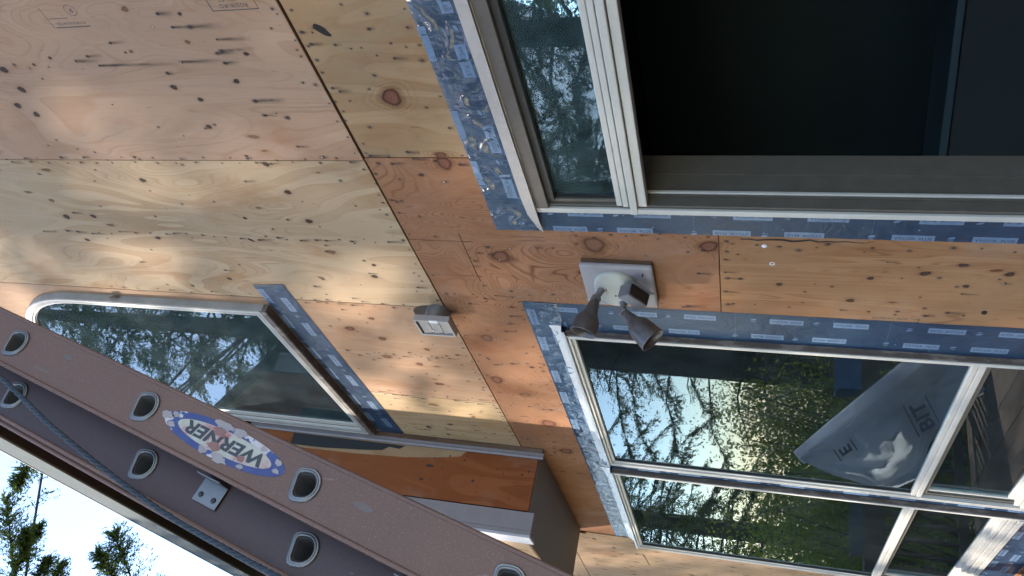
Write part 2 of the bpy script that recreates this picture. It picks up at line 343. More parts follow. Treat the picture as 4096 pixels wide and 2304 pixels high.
class G:
    """collects geometry, then links it as ONE mesh"""
    def __init__(s): s.v = []; s.f = []; s.sm = []
    def add(s, vs, fs, smooth=False):
        b = len(s.v); s.v += [tuple(p) for p in vs]; s.f += [tuple(b + i for i in f) for f in fs]; s.sm += [smooth] * len(fs); return s
    def box(s, x0, x1, y0, y1, z0, z1):
        x0, x1 = sorted((x0, x1)); y0, y1 = sorted((y0, y1)); z0, z1 = sorted((z0, z1))
        vs = [(x, y, z) for x in (x0, x1) for y in (y0, y1) for z in (z0, z1)]
        return s.add(vs, [(0, 1, 3, 2), (4, 6, 7, 5), (0, 4, 5, 1), (2, 3, 7, 6), (0, 2, 6, 4), (1, 5, 7, 3)])
    def obox(s, c, a, b, n, la, lb, ln):
        c = Vector(c); a = Vector(a) * la / 2; b = Vector(b) * lb / 2; n = Vector(n) * ln / 2
        vs = [c + i * a + j * b + k * n for i in (-1, 1) for j in (-1, 1) for k in (-1, 1)]
        return s.add(vs, [(0, 1, 3, 2), (4, 6, 7, 5), (0, 4, 5, 1), (2, 3, 7, 6), (0, 2, 6, 4), (1, 5, 7, 3)])
    def tube(s, pts, rads, n=12, caps=True, smooth=True):
        pts = [Vector(p) for p in pts]
        rads = [float(r) for r in rads] if hasattr(rads, '__len__') else [float(rads)] * len(pts)
        t0 = (pts[1] - pts[0]).normalized(); u = t0.orthogonal().normalized(); rings = []
        for i, p in enumerate(pts):
            t = (pts[min(i + 1, len(pts) - 1)] - pts[max(i - 1, 0)]).normalized()
            u = (u - t * u.dot(t)).normalized(); w_ = t.cross(u)
            rings.append([p + rads[i] * (math.cos(2 * math.pi * k / n) * u + math.sin(2 * math.pi * k / n) * w_) for k in range(n)])
        vs = [q for r in rings for q in r]; m = len(pts)
        fs = [(i * n + k, i * n + (k + 1) % n, (i + 1) * n + (k + 1) % n, (i + 1) * n + k) for i in range(m - 1) for k in range(n)]
        s.add(vs, fs, smooth)
        if caps: s.add(rings[0], [tuple(range(n))[::-1]]); s.add(rings[-1], [tuple(range(n))])
        return s
    def lathe(s, o, ax, prof, n=28, smooth=True):
        """prof: (distance along axis, radius)"""
        o = Vector(o); ax = Vector(ax).normalized(); u = ax.orthogonal().normalized(); w_ = ax.cross(u)
        vs = [o + ax * h + r * (math.cos(2 * math.pi * k / n) * u + math.sin(2 * math.pi * k / n) * w_) for h, r in prof for k in range(n)]
        fs = [(i * n + k, i * n + (k + 1) % n, (i + 1) * n + (k + 1) % n, (i + 1) * n + k) for i in range(len(prof) - 1) for k in range(n)]
        return s.add(vs, fs, smooth)
    def ring(s, x0, x1, z0, z1, wd, y0, y1):
        """mitred rectangular frame in the wall plane, from y0 (front) to y1 (back)"""
        o = [(x0, z0), (x1, z0), (x1, z1), (x0, z1)]; i = [(x0 + wd, z0 + wd), (x1 - wd, z0 + wd), (x1 - wd, z1 - wd), (x0 + wd, z1 - wd)]
        for k in range(4):
            j = (k + 1) % 4; q = [o[k], o[j], i[j], i[k]]
            vs = [(x, y0, z) for x, z in q] + [(x, y1, z) for x, z in q]
            s.add(vs, [(0, 1, 2, 3), (7, 6, 5, 4), (0, 4, 5, 1), (2, 6, 7, 3), (1, 5, 6, 2), (3, 7, 4, 0)])
        return s
    def prism(s, loops, y0, y1):
        """polygon with holes in (x, z), solid from y0 to y1"""
        pl = [[Vector((x, z, 0)) for x, z in lp] for lp in loops]; tri = tessellate_polygon(pl)
        flat = [p for lp in loops for p in lp]; n = len(flat)
        vs = [(x, y0, z) for x, z in flat] + [(x, y1, z) for x, z in flat]
        fs = [tuple(t) for t in tri] + [tuple(i + n for i in t[::-1]) for t in tri]; b = 0
        for lp in loops:
            m = len(lp); fs += [(b + k, b + (k + 1) % m, b + (k + 1) % m + n, b + k + n) for k in range(m)]; b += m
        return s.add(vs, fs)
    def mesh(s, name):
        me = bpy.data.meshes.new(name); me.from_pydata(s.v, [], s.f)
        me.polygons.foreach_set('use_smooth', s.sm)
        bm = bmesh.new(); bm.from_mesh(me); bmesh.ops.recalc_face_normals(bm, faces=bm.faces); bm.to_mesh(me); bm.free()
        me.update(); return me
    def build(s, name, mat, parent=None, bevel=0, kind=None, seg=2):
        o = link(name, s.mesh(name), mat, parent, kind)
        if bevel:
            md = o.modifiers.new('bevel', 'BEVEL'); md.width = bevel; md.segments = seg; md.limit_method = 'ANGLE'; md.angle_limit = math.radians(40)
        return o

TXT = {}
def text_mesh(s_, size=1.0, bold=0.0):
    """lettering as (verts 2D, faces), centred"""
    key = (s_, bold)
    if key not in TXT:
        c = bpy.data.curves.new('t', 'FONT'); c.body = s_; c.size = 1; c.align_x = 'CENTER'; c.align_y = 'CENTER'; c.resolution_u = 2; c.offset = bold
        o = bpy.data.objects.new('t', c); COL.objects.link(o); bpy.context.view_layer.update()
        me = bpy.data.meshes.new_from_object(o.evaluated_get(bpy.context.evaluated_depsgraph_get()))
        v = np.array([p.co[:2] for p in me.vertices]); f = [tuple(p.vertices) for p in me.polygons]
        COL.objects.unlink(o); bpy.data.objects.remove(o); bpy.data.meshes.remove(me)
        c0 = (v.min(0) + v.max(0)) / 2; v = v - c0
        TXT[key] = (v, f, v.max(0) - v.min(0))
    return TXT[key]

def noise3(p, s_=1.0): return noise.noise(Vector(p) * s_)

# ================================================================== THE SETTING
g = G(); N_ = 40
xs = np.linspace(-160, 80, N_); ys = np.linspace(-180, 80, N_)
def gz(x, y): return GROUND - min(9.0, max(0, math.hypot(x, y) - 10) * .16)
for j in range(N_):
    for i in range(N_):
        g.v.append((xs[i], ys[j], gz(xs[i], ys[j]) + .25 * noise3((xs[i], ys[j], 0), .15)))
g.f = [(j * N_ + i, j * N_ + i + 1, (j + 1) * N_ + i + 1, (j + 1) * N_ + i) for j in range(N_ - 1) for i in range(N_ - 1)]; g.sm = [True] * len(g.f)
go = g.build('ground', 'ground'); go['kind'] = 'structure'

# deck floor: single boards running along the house
deck = bpy.data.objects.new('deck_floor', None); COL.objects.link(deck); deck['kind'] = 'structure'
bw = .14
bm_ = G().box(-8.34, 2.2, -bw / 2, bw / 2, -.038, 0).mesh('board')
for k in range(37):
    o = link('board', bm_, 'deck_wood', deck); o.location = (0, 2.06 - k * (bw + .006), FLOOR + random.uniform(-.002, .002))

# rooms behind the openings (dark shells)
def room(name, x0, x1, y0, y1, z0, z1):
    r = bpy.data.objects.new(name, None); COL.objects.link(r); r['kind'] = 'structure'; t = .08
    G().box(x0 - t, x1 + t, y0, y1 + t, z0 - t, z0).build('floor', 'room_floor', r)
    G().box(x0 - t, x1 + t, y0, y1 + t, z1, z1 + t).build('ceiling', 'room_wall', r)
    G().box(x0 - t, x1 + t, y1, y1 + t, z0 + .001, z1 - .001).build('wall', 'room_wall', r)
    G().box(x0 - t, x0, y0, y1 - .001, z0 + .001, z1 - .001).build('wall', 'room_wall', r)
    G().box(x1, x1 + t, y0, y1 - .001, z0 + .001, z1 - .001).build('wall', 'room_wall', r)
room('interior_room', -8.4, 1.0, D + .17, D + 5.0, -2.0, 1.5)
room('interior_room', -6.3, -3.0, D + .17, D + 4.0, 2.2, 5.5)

# ------------------------------------------------------------------ sheathed wall
wall = thing('house_wall', 'weathered plywood sheathing of the house wall with nail stains and knots', 'wall')
A = dict(x0=-2.80, x1=-.40, z0=-1.65, z1=.992)
B = dict(x0=-5.745, x1=-3.868, z0=-1.65, z1=1.052)
C = dict(x0=-7.79, x1=-5.905, z0=-1.65, z1=1.052)
DX, DR, DZ0, DZ1, DV = -4.71, .915, 2.90, 4.36, .90
def arc(xa, n=14, r=DR):
    """points of the round head between x = DX + r and x = xa, going up"""
    a1 = math.acos(max(-1, min(1, (xa - DX) / r)))
    return [(DX + r * math.cos(a1 * k / n), DZ1 + DV * r * math.sin(a1 * k / n)) for k in range(n + 1)]
GAP = .0028
TH = .0125
SH = {}
def sheet(key, loops, mat, off=0.0):
    y0 = D - off
    o = G().prism(loops, y0, y0 + TH).build('plywood_sheet', mat, wall, bevel=.0012, seg=1)
    SH[key] = (o, off); return o
def rect(x0, x1, z0, z1, g_=GAP): return [(x0 + g_, z0 + g_), (x1 - g_, z0 + g_), (x1 - g_, z1 - g_), (x0 + g_, z1 - g_)]
ZS = 1.700; HG = .0038
sheet('U00', [rect(-1.275, 1.16, ZS + HG, 5.6)], 'ply_yellow', .0005)
sheet('U0', [rect(-2.492, -1.275, ZS + HG, 5.6)], 'ply_pink', .001)
sheet('U1', [rect(-3.713, -2.492, ZS + HG, 5.6)], 'ply_yellow', 0)
mid = -4.93
ar = arc(mid)
sheet('U2', [[(-3.713 - GAP, ZS + HG), (-3.713 - GAP, 5.6), (mid + GAP, 5.6)] + [(max(x, mid + GAP), z) for x, z in ar[::-1]] + [(DX + DR, DZ0), (mid + GAP, DZ0), (mid + GAP, ZS + HG)]], 'ply_rose', .0005)
arL = [(2 * DX - x, z) for x, z in arc(2 * DX - mid)]
sheet('U3', [[(mid - GAP, ZS + HG), (mid - GAP, DZ0), (DX - DR, DZ0)] + [(min(x, mid - GAP), z) for x, z in arL] + [(mid - GAP, 5.6), (-5.70, 5.6), (-5.70, ZS + HG)]], 'ply_straw', 0)
sheet('UR', [rect(-12, 1.16, 5.602, 7.2)], 'ply_pink', 0)
sheet('M00', [rect(-1.25, 1.16, A['z1'], ZS - HG)], 'ply_orange', 0)
sheet('M0', [rect(-2.472, -1.25, A['z1'], ZS - HG)], 'ply_amber', 0)
t_ = ZS - HG
sheet('M1', [[(-2.472 - GAP, t_), (-2.472 - GAP, A['z1']), (A['x0'], A['z1']), (A['x0'], .222), (B['x1'], .222), (B['x1'], B['z1']),
              (-7.62, B['z1']), (-7.62, t_), (-3.3715, t_), (-3.3715, 1.4185), (-3.0685, 1.4185), (-3.0685, t_)]], 'ply_orange', .0005)
sheet('MP', [rect(-3.370, -3.070, 1.420, t_ + GAP, .001)], 'ply_orange', .0012)
sheet('N', [rect(B['x1'], A['x0'], -1.65, .2195, .0015)], 'ply_honey', 0)
sheet('P', [rect(-7.80, 1.16, -2.25, -1.65)], 'ply_orange', 0)
sheet('PR', [rect(A['x1'], 1.16, -1.65, A['z1'])], 'ply_orange', 0)
sheet('F', [[(-7.622, 1.515), (-7.622, 1.10), (-7.795, 1.056), (-7.795, -2.25), (-12, -2.25), (-12, 1.715), (-7.68, 1.715), (-7.68, 1.515)]], 'ply_pale', .010)
sheet('F2', [rect(-12, -7.55, 1.722, 5.6)], 'ply_pale', .006)
# overcut saw lines past the corners of the patch
sk = G()
for (x0, x1, z0, z1) in [(-3.072, -3.0685, 1.365, 1.421), (-3.3715, -3.368, 1.395, 1.421), (-3.42, -3.369, 1.4165, 1.4205), (-3.07, -3.005, 1.4165, 1.4205)]:
    sk.box(x0, x1, D - .0016, D - .0004, z0, z1)
for (x0, z0, x1, z1) in [(-8.10, 1.03, -8.45, 1.00)]:
    sk.obox(((x0 + x1) / 2, D - .0118, (z0 + z1) / 2), Vector((x1 - x0, 0, z1 - z0)).normalized(), (0, 1, 0), Vector((x1 - x0, 0, z1 - z0)).normalized().cross(Vector((0, 1, 0))), .35, .003, .006)
sk.build('saw_cut', 'backing', wall)
# framing behind the sheets
bk = G()
hol = [[(A['x0'], A['z0']), (A['x1'], A['z0']), (A['x1'], A['z1']), (A['x0'], A['z1'])], [(C['x0'], C['z0']), (C['x1'], C['z0']), (C['x1'], C['z1']), (C['x0'], C['z1'])],
       [(B['x0'], B['z0']), (B['x1'], B['z0']), (B['x1'], B['z1']), (B['x0'], B['z1'])],
       [(DX - DR, DZ0), (DX + DR, DZ0)] + arc(DX, 10) + [(2 * DX - x, z) for x, z in arc(DX, 10)[::-1][1:]]]
bk.prism([[(-12, -2.3), (1.2, -2.3), (1.2, 7.25), (-12, 7.25)]] + hol, D + .0135, D + .165).build('wall_framing', 'backing', wall)

# --- knots: inlaid discs of darker wood
def knot_mesh(seed, n=20, radii=(.4, .75, .95, 1.1, 1.45, 2.0, 2.7)):
    r_ = random.Random(seed); vs = [(0, -.0006, 0)]; al = [0.0]; m = len(radii)
    ph = [r_.uniform(0, 6.28) for _ in range(3)]
    for j, rr in enumerate(radii):
        for k in range(n):
            a = 2 * math.pi * k / n; q = rr * (1 + .08 * math.sin(2 * a + ph[0]) + .07 * math.sin(3 * a + ph[1]) + .04 * math.sin(5 * a + ph[2]))
            st = 1 + .75 * max(0, rr - 1.0) / 1.7
            vs.append((q * math.cos(a), -.0006 if rr < .9 else -.00045, q * math.sin(a) * st)); al.append(rr)
    fs = [(0, 1 + k, 1 + (k + 1) % n) for k in range(n)]
    for j in range(m - 1): fs += [(1 + j * n + k, 1 + (j + 1) * n + k, 1 + (j + 1) * n + (k + 1) % n, 1 + j * n + (k + 1) % n) for k in range(n)]
    me = bpy.data.meshes.new('knot'); me.from_pydata(vs, [], fs)
    at = me.attributes.new('alpha', 'FLOAT', 'POINT'); at.data.foreach_set('value', al)
    me.polygons.foreach_set('use_smooth', [True] * len(fs)); return me
KM = {}
def knot(key, x, z, r, mat='knot_dark', asp=1.0, rot=0.0, var=0):
    sh, off = SH[key]; kk = (mat, var)
    if kk not in KM:
        KM[kk] = knot_mesh(11 + var * 7) if mat.startswith('knot') else knot_mesh(31, 20, (.4, .75, 1.0)); KM[kk].materials.append(MATS[mat])
    o = bpy.data.objects.new('knot', KM[kk]); COL.objects.link(o); o.parent = sh
    o.location = (x, D - off, z); o.scale = (r, 1, r * asp); o.rotation_euler = (0, rot, 0); return o
K1 = [(-1.642, 2.353, 13), (-2.037, 2.393, 15), (-2.109, 2.307, 13), (-2.014, 2.078, 13), (-2.27, 2.363, 13), (-1.877, 1.956, 10), (-1.808, 2.179, 10), (-2.026, 3.188, 20), (-2.121, 3.296, 17), (-2.179, 3.238, 17),
      (-2.517, 2.209, 16), (-2.64, 2.974, 17), (-2.818, 3.69, 15), (-2.95, 3.516, 16), (-3.177, 3.735, 15), (-3.133, 3.219, 15), (-2.716, 2.196, 17), (-2.942, 2.189, 18), (-3.205, 2.185, 16), (-3.519, 2.984, 15), (-2.961, 3.707, 20),
      (-1.857, 2.888, 8), (-1.889, 3.0, 8), (-1.677, 2.13, 8), (-1.842, 2.468, 8), (-1.911, 3.183, 18), (-2.47, 2.90, 9), (-2.46, 2.28, 8), (-3.42, 2.02, 17), (-3.31, 1.98, 12), (-3.46, 2.36, 13), (-3.62, 3.3, 12)]
for i, (x, z, r) in enumerate(K1):
    knot('U0' if x > -2.49 else 'U1', x, z, r * .00076, 'knot_dark' if i % 6 else 'knot_tan', random.uniform(1.0, 1.35), random.uniform(-.5, .5), i % 3)
for i, (k, x, z, r, m) in enumerate([('M0', -2.121, 1.437, 46, 'knot_red'), ('M0', -2.455, 1.335, 22, 'knot_red'), ('M1', -2.505, 1.335, 38, 'knot_red'), ('M1', -3.185, 1.252, 48, 'knot_red'), ('M1', -3.06, .773, 54, 'knot_tan'),
        ('M1', -3.11, 1.60, 40, 'knot_tan'), ('M1', -3.045, .262, 40, 'knot_red'), ('M1', -4.562, 1.616, 44, 'knot_red'), ('M1', -5.181, 1.398, 50, 'knot_red'), ('M1', -5.66, 1.36, 44, 'knot_red'),
        ('M1', -2.582, 1.467, 11, 'knot_dark'), ('N', -3.19, -.62, 17, 'knot_dark'), ('N', -3.243, -.413, 14, 'knot_dark'), ('N', -3.274, -.789, 13, 'knot_dark'), ('N', -3.322, -.04, 14, 'knot_dark'), ('N', -3.173, -.929, 18, 'knot_dark'),
        ('N', -3.43, -.35, 15, 'knot_dark'), ('N', -3.12, -.75, 14, 'knot_dark'), ('N', -3.29, .13, 10, 'knot_dark'), ('M1', -4.021, 1.541, 34, 'knot_tan'), ('M1', -4.35, 1.34, 14, 'knot_dark'), ('M1', -4.75, 1.47, 22, 'knot_tan'),
        ('U2', -4.02, 2.42, 26, 'knot_red'), ('U2', -4.12, 2.24, 24, 'knot_red'), ('U2', -4.36, 2.30, 26, 'knot_tan'), ('U2', -4.43, 2.10, 22, 'knot_red'), ('U2', -4.70, 2.05, 20, 'knot_red'), ('U2', -3.88, 2.22, 18, 'knot_red'),
        ('U2', -4.22, 1.98, 18, 'knot_red'), ('U3', -5.05, 2.2, 18, 'knot_tan'), ('U3', -5.38, 2.18, 16, 'knot_dark'), ('U3', -5.2, 1.95, 13, 'knot_dark'),
        ('F', -8.9, 1.2, 16, 'knot_dark'), ('F', -8.2, 1.25, 14, 'knot_dark'), ('F', -8.6, .6, 24, 'knot_dark'), ('F', -8.1, .2, 15, 'knot_dark'), ('F', -9.0, .3, 18, 'knot_red')]):
    knot(k, x, z, r * (.00088 if r > 30 else .00072), m, random.uniform(.85, 1.1) if r > 30 else random.uniform(1.1, 1.9), random.uniform(-.3, .3), i % 3)
# gouges right through the outer veneer
for (k, x, z, r, a, ro) in [('M0', -1.783, 1.588, .020, 2.2, .75), ('U1', -3.12, 2.62, .010, 2.4, .7), ('U1', -2.93, 2.55, .011, 1.3, .3), ('M1', -4.28, 1.60, .008, 2.6, .8), ('N', -3.475, -.90, .014, 1.4, 1.2), ('U3', -5.48, 2.38, .014, 2.2, .4), ('F', -7.80, 1.46, .016, 2.2, .9), ('F', -8.02, 1.30, .016, 1.6, .6)]:
    o = knot(k, x, z, r * .85, 'hole_dark', a, ro, 5); o.name = 'gouge'; o.location.y -= .0004

# --- nails with their rust streaks
def nails(key, pts, bright=.05):
    sh, off = SH[key]; y = D - off; gd = G(); gb = G(); sv = []; sf = []; sa = []
    for (x, z, ln) in pts:
        t = gb if random.random() < bright else gd; r = random.uniform(.0032, .0058)
        ring_ = [(x + r * math.cos(k * math.pi / 4), y - .0004, z + r * math.sin(k * math.pi / 4)) for k in range(8)]
        t.add(ring_ + [(x, y - .0016, z)], [(k, (k + 1) % 8, 8) for k in range(8)], True)
        # dark bruise round the head and a streak running down
        rr = r * random.uniform(1.8, 3.2); b = len(sv)
        sv.append((x, y - .00025, z)); sa.append(random.uniform(.5, .95))
        for k in range(10): sv.append((x + rr * math.cos(k * .6283), y - .00025, z + rr * 1.2 * math.sin(k * .6283))); sa.append(0)
        sf += [(b, b + 1 + k, b + 1 + (k + 1) % 10) for k in range(10)]
        if ln > 0:
            b = len(sv); n = 6; wd = random.uniform(.007, .014); dr = random.uniform(-.006, .006)
            for j in range(n + 1):
                f = j / n; ww = wd * (1 + .5 * f)
                for q in (-1, 0, 1):
                    sv.append((x + q * ww + dr * f, y - .00015, z - ln * f)); sa.append((.0 if q else .80) * (1 - f) ** .8)
            sf += [(b + j * 3 + q, b + j * 3 + q + 1, b + j * 3 + q + 4, b + j * 3 + q + 3) for j in range(n) for q in (0, 1)]
    if gd.v: gd.build('nail_heads', 'nail_dark', sh, kind='stuff')
    if gb.v: gb.build('nail_heads', 'nail_bright', sh, kind='stuff')
    me = bpy.data.meshes.new('nail_stains'); me.from_pydata(sv, [], sf); at = me.attributes.new('alpha', 'FLOAT', 'POINT'); at.data.foreach_set('value', sa)
    link('nail_stains', me, 'stain', sh, kind='stuff')
def vline(x, z0, z1, step, jx=.012, ps=.45, smax=.13):
    z = z0 + random.uniform(0, step); out = []
    while z < z1:
        out.append((x + random.gauss(0, jx), z, random.uniform(.03, smax) if random.random() < ps else 0)); z += step * random.uniform(.6, 1.4)
    return out
def hline(z, x0, x1, step, jz=.008, ps=.3, smax=.06):
    x = x0 + random.uniform(0, step); out = []
    while x < x1:
        out.append((x, z + random.gauss(0, jz), random.uniform(.02, smax) if random.random() < ps else 0)); x += step * random.uniform(.5, 1.5)
    return out
def scatter(x0, x1, z0, z1, n): return [(random.uniform(x0, x1), random.uniform(z0, z1), random.uniform(.02, .08) if random.random() < .25 else 0) for _ in range(n)]
nails('U0', [(-1.736, 2.204, .10), (-1.739, 2.13, .16), (-1.803, 2.045, .16), (-1.908, 2.676, .40), (-1.906, 2.274, .24), (-1.858, 2.06, .16), (-1.92, 2.079, .08), (-1.869, 2.085, .10), (-2.125, 2.056, .16), (-1.702, 1.73, 0), (-1.869, 1.73, 0)]
      + vline(-2.475, 1.75, 4.0, .11, .006, .3, .06) + vline(-1.89, 2.7, 4, .18) + hline(1.735, -2.47, -1.3, .10, .01, .1) + scatter(-2.45, -1.5, 1.75, 3.6, 30))
nails('U1', vline(-2.512, 1.75, 4.0, .11, .006, .5, .07) + vline(-3.105, 1.75, 4.0, .075, .016, .55, .12) + vline(-3.695, 1.75, 4.0, .12, .008, .4, .07) + hline(1.735, -3.7, -2.5, .085, .012, .15) + scatter(-3.68, -2.5, 1.75, 3.7, 42))
nails('U2', vline(-3.735, 1.75, 2.6, .10, .006, .4, .08) + vline(-4.32, 1.75, 2.6, .05, .025, .5, .10) + vline(-4.91, 1.75, 2.6, .12) + hline(1.73, -4.9, -3.72, .07, .012, .3, .05) + scatter(-4.9, -3.75, 1.75, 2.6, 34))
nails('U3', vline(-4.95, 1.75, 2.6, .10, .008, .5, .08) + vline(-5.45, 1.75, 2.6, .14, .02, .5) + hline(1.73, -5.6, -4.95, .06, .012, .4, .05) + scatter(-5.6, -4.95, 1.75, 2.6, 24))
nails('M0', vline(-1.89, 1.24, 1.68, .07, .02, .5, .07) + hline(1.675, -2.46, -1.3, .10, .008, .4, .05) + vline(-2.45, 1.24, 1.68, .10) + scatter(-2.4, -1.4, 1.25, 1.66, 16) + hline(1.245, -2.4, -1.3, .13))
nails('M1', vline(-2.50, 1.24, 1.68, .09, .012) + hline(1.675, -7.4, -2.5, .13, .008, .3, .05) + vline(-3.10, .3, 1.40, .14, .02, .2, .05) + vline(-3.55, .3, 1.66, .13, .02, .3) + vline(-4.3, 1.26, 1.66, .055, .03, .5, .06)
      + vline(-4.92, 1.26, 1.66, .06, .03, .5, .06) + vline(-5.5, 1.26, 1.66, .055, .03, .5, .06) + vline(-6.1, 1.26, 1.6, .09) + vline(-6.9, 1.26, 1.6, .09) + hline(1.26, -7.2, -3.6, .16) + scatter(-5.8, -2.6, 1.25, 1.66, 52) + scatter(-3.8, -2.9, .26, 1.2, 12) + vline(-2.99, .3, .95, .11, .01, .4, .05), .10)
nails('N', vline(-3.02, -1.0, .19, .16, .012, .3, .08) + vline(-3.52, -1.0, .19, .19, .01, .3, .06) + hline(.195, -3.6, -3.0, .09, .008, .6, .09) + scatter(-3.55, -3.0, -1.1, .15, 26), .08)
nails('F', scatter(-10, -7.8, .2, 1.6, 40)); nails('F2', scatter(-10, -8.2, 1.75, 2.6, 16))
# scuffed putty blobs near the opening
pt = G()
for (x, z, r) in [(-3.03, .03, .012), (-3.16, -.005, .012)]:
    pt.lathe((x, D + .0005, z), (0, -1, 0), [(0, r), (.003, r * .9), (.005, r * .4), (.0052, 0.0)] if r and z > 0 else [(0, r), (.002, r), (.003, r * .8), (.001, r * .6)], 14)
pt.build('putty_spot', 'white_paint', SH['N'][0])
# split along the sheet edge
ck = G()
pts = [(-2.984 + .018 * noise3((k * .7, 3, 1)), .13 - k * .035) for k in range(16)]
for k in range(15):
    (x0, z0), (x1, z1) = pts[k], pts[k + 1]; wd = .007 * (1 - abs(k - 5) / 12)
    ck.add([(x0 - wd, D - .0006, z0), (x0 + wd, D - .0006, z0), (x1 + wd, D - .0006, z1), (x1 - wd, D - .0006, z1)], [(0, 1, 2, 3)])
ck.build('split', 'hole_dark', SH['N'][0])

# grade stamps: ink on the veneer, reading up the sheet
def wall_text(name, s_, x, z, h, mat, parent, a, off, bold=0.0, stretch=1.0, conform=None):
    """flat lettering on the wall; a = reading direction (x, z)"""
    v, f, sz = text_mesh(s_, bold=bold); k = h / sz[1]
    b = (-a[1], a[0])      # a x b = -Y  (for a=(1,0): b=(0,1))
    P_ = [(x + a[0] * p[0] * k * stretch + b[0] * p[1] * k, z + a[1] * p[0] * k * stretch + b[1] * p[1] * k) for p in v]
    vs = [(px, D - off - (conform(px, pz) if conform else 0), pz) for px, pz in P_]
    me = bpy.data.meshes.new(name); me.from_pydata(vs, [], f); return link(name, me, mat, parent)
def bars(name, rects, mat, parent, off):
    q = G()
    for (x0, x1, z0, z1) in rects: q.add([(x0, D - off, z0), (x1, D - off, z0), (x1, D - off, z1), (x0, D - off, z1)], [(0, 1, 2, 3)])
    return q.build(name, mat, parent)
s0 = SH['U0'][0]
bars('stamp_border', [(-1.676, -1.672, 1.79, 1.985), (-1.676, -1.56, 1.981, 1.985), (-1.676, -1.56, 1.79, 1.793)], 'ink', s0, .0013)
wall_text('stamp_lettering', 'ROSEBURG', -1.655, 1.885, .017, 'ink', s0, (0, 1), .0013, .01)
wall_text('stamp_lettering', 'MILL 427', -1.629, 1.90, .014, 'ink', s0, (0, 1), .0013, .005)
bars('stamp_border', [(-1.712, -1.707, 2.565, 2.73), (-1.712, -1.61, 2.738, 2.741), (-1.668, -1.665, 2.64, 2.73)], 'ink', s0, .0013)
wall_text('stamp_lettering', 'PLYWOOD RATED', -1.692, 2.645, .012, 'ink', s0, (0, 1), .0013, .012)
wall_text('stamp_lettering', 'P', -1.632, 2.60, .022, 'ink', s0, (0, 1), .0013, .01)
q = G(); 
for k in range(28):
    a0, a1 = k * 2 * math.pi / 28, (k + 1) * 2 * math.pi / 28
    q.add([(-1.632 + r * math.cos(a), D - .0013, 2.60 + r * math.sin(a)) for a, r in ((a0, .026), (a1, .026), (a1, .0235), (a0, .0235))], [(0, 1, 2, 3)])
q.build('stamp_border', 'ink', s0)
bars('stamp_border', [(-3.590, -3.588, -.655, -.47), (-3.590, -3.553, -.655, -.652)], 'ink', SH['N'][0], .0006)
wall_text('stamp_lettering', 'ROSEBURG  PROD  TYPE', -3.566, -.56, .013, 'ink', SH['N'][0], (0, -1), .0006, .005)
for dx in (0, .03, .06): bars('stamp_border', [(-3.02 - dx, -3.012 - dx, 1.0 + .05 * dx, 1.16 - dx)] if dx < .05 else [(-3.09, -3.083, 1.02, 1.07)], 'knot_tan', SH['M1'][0], .0008)

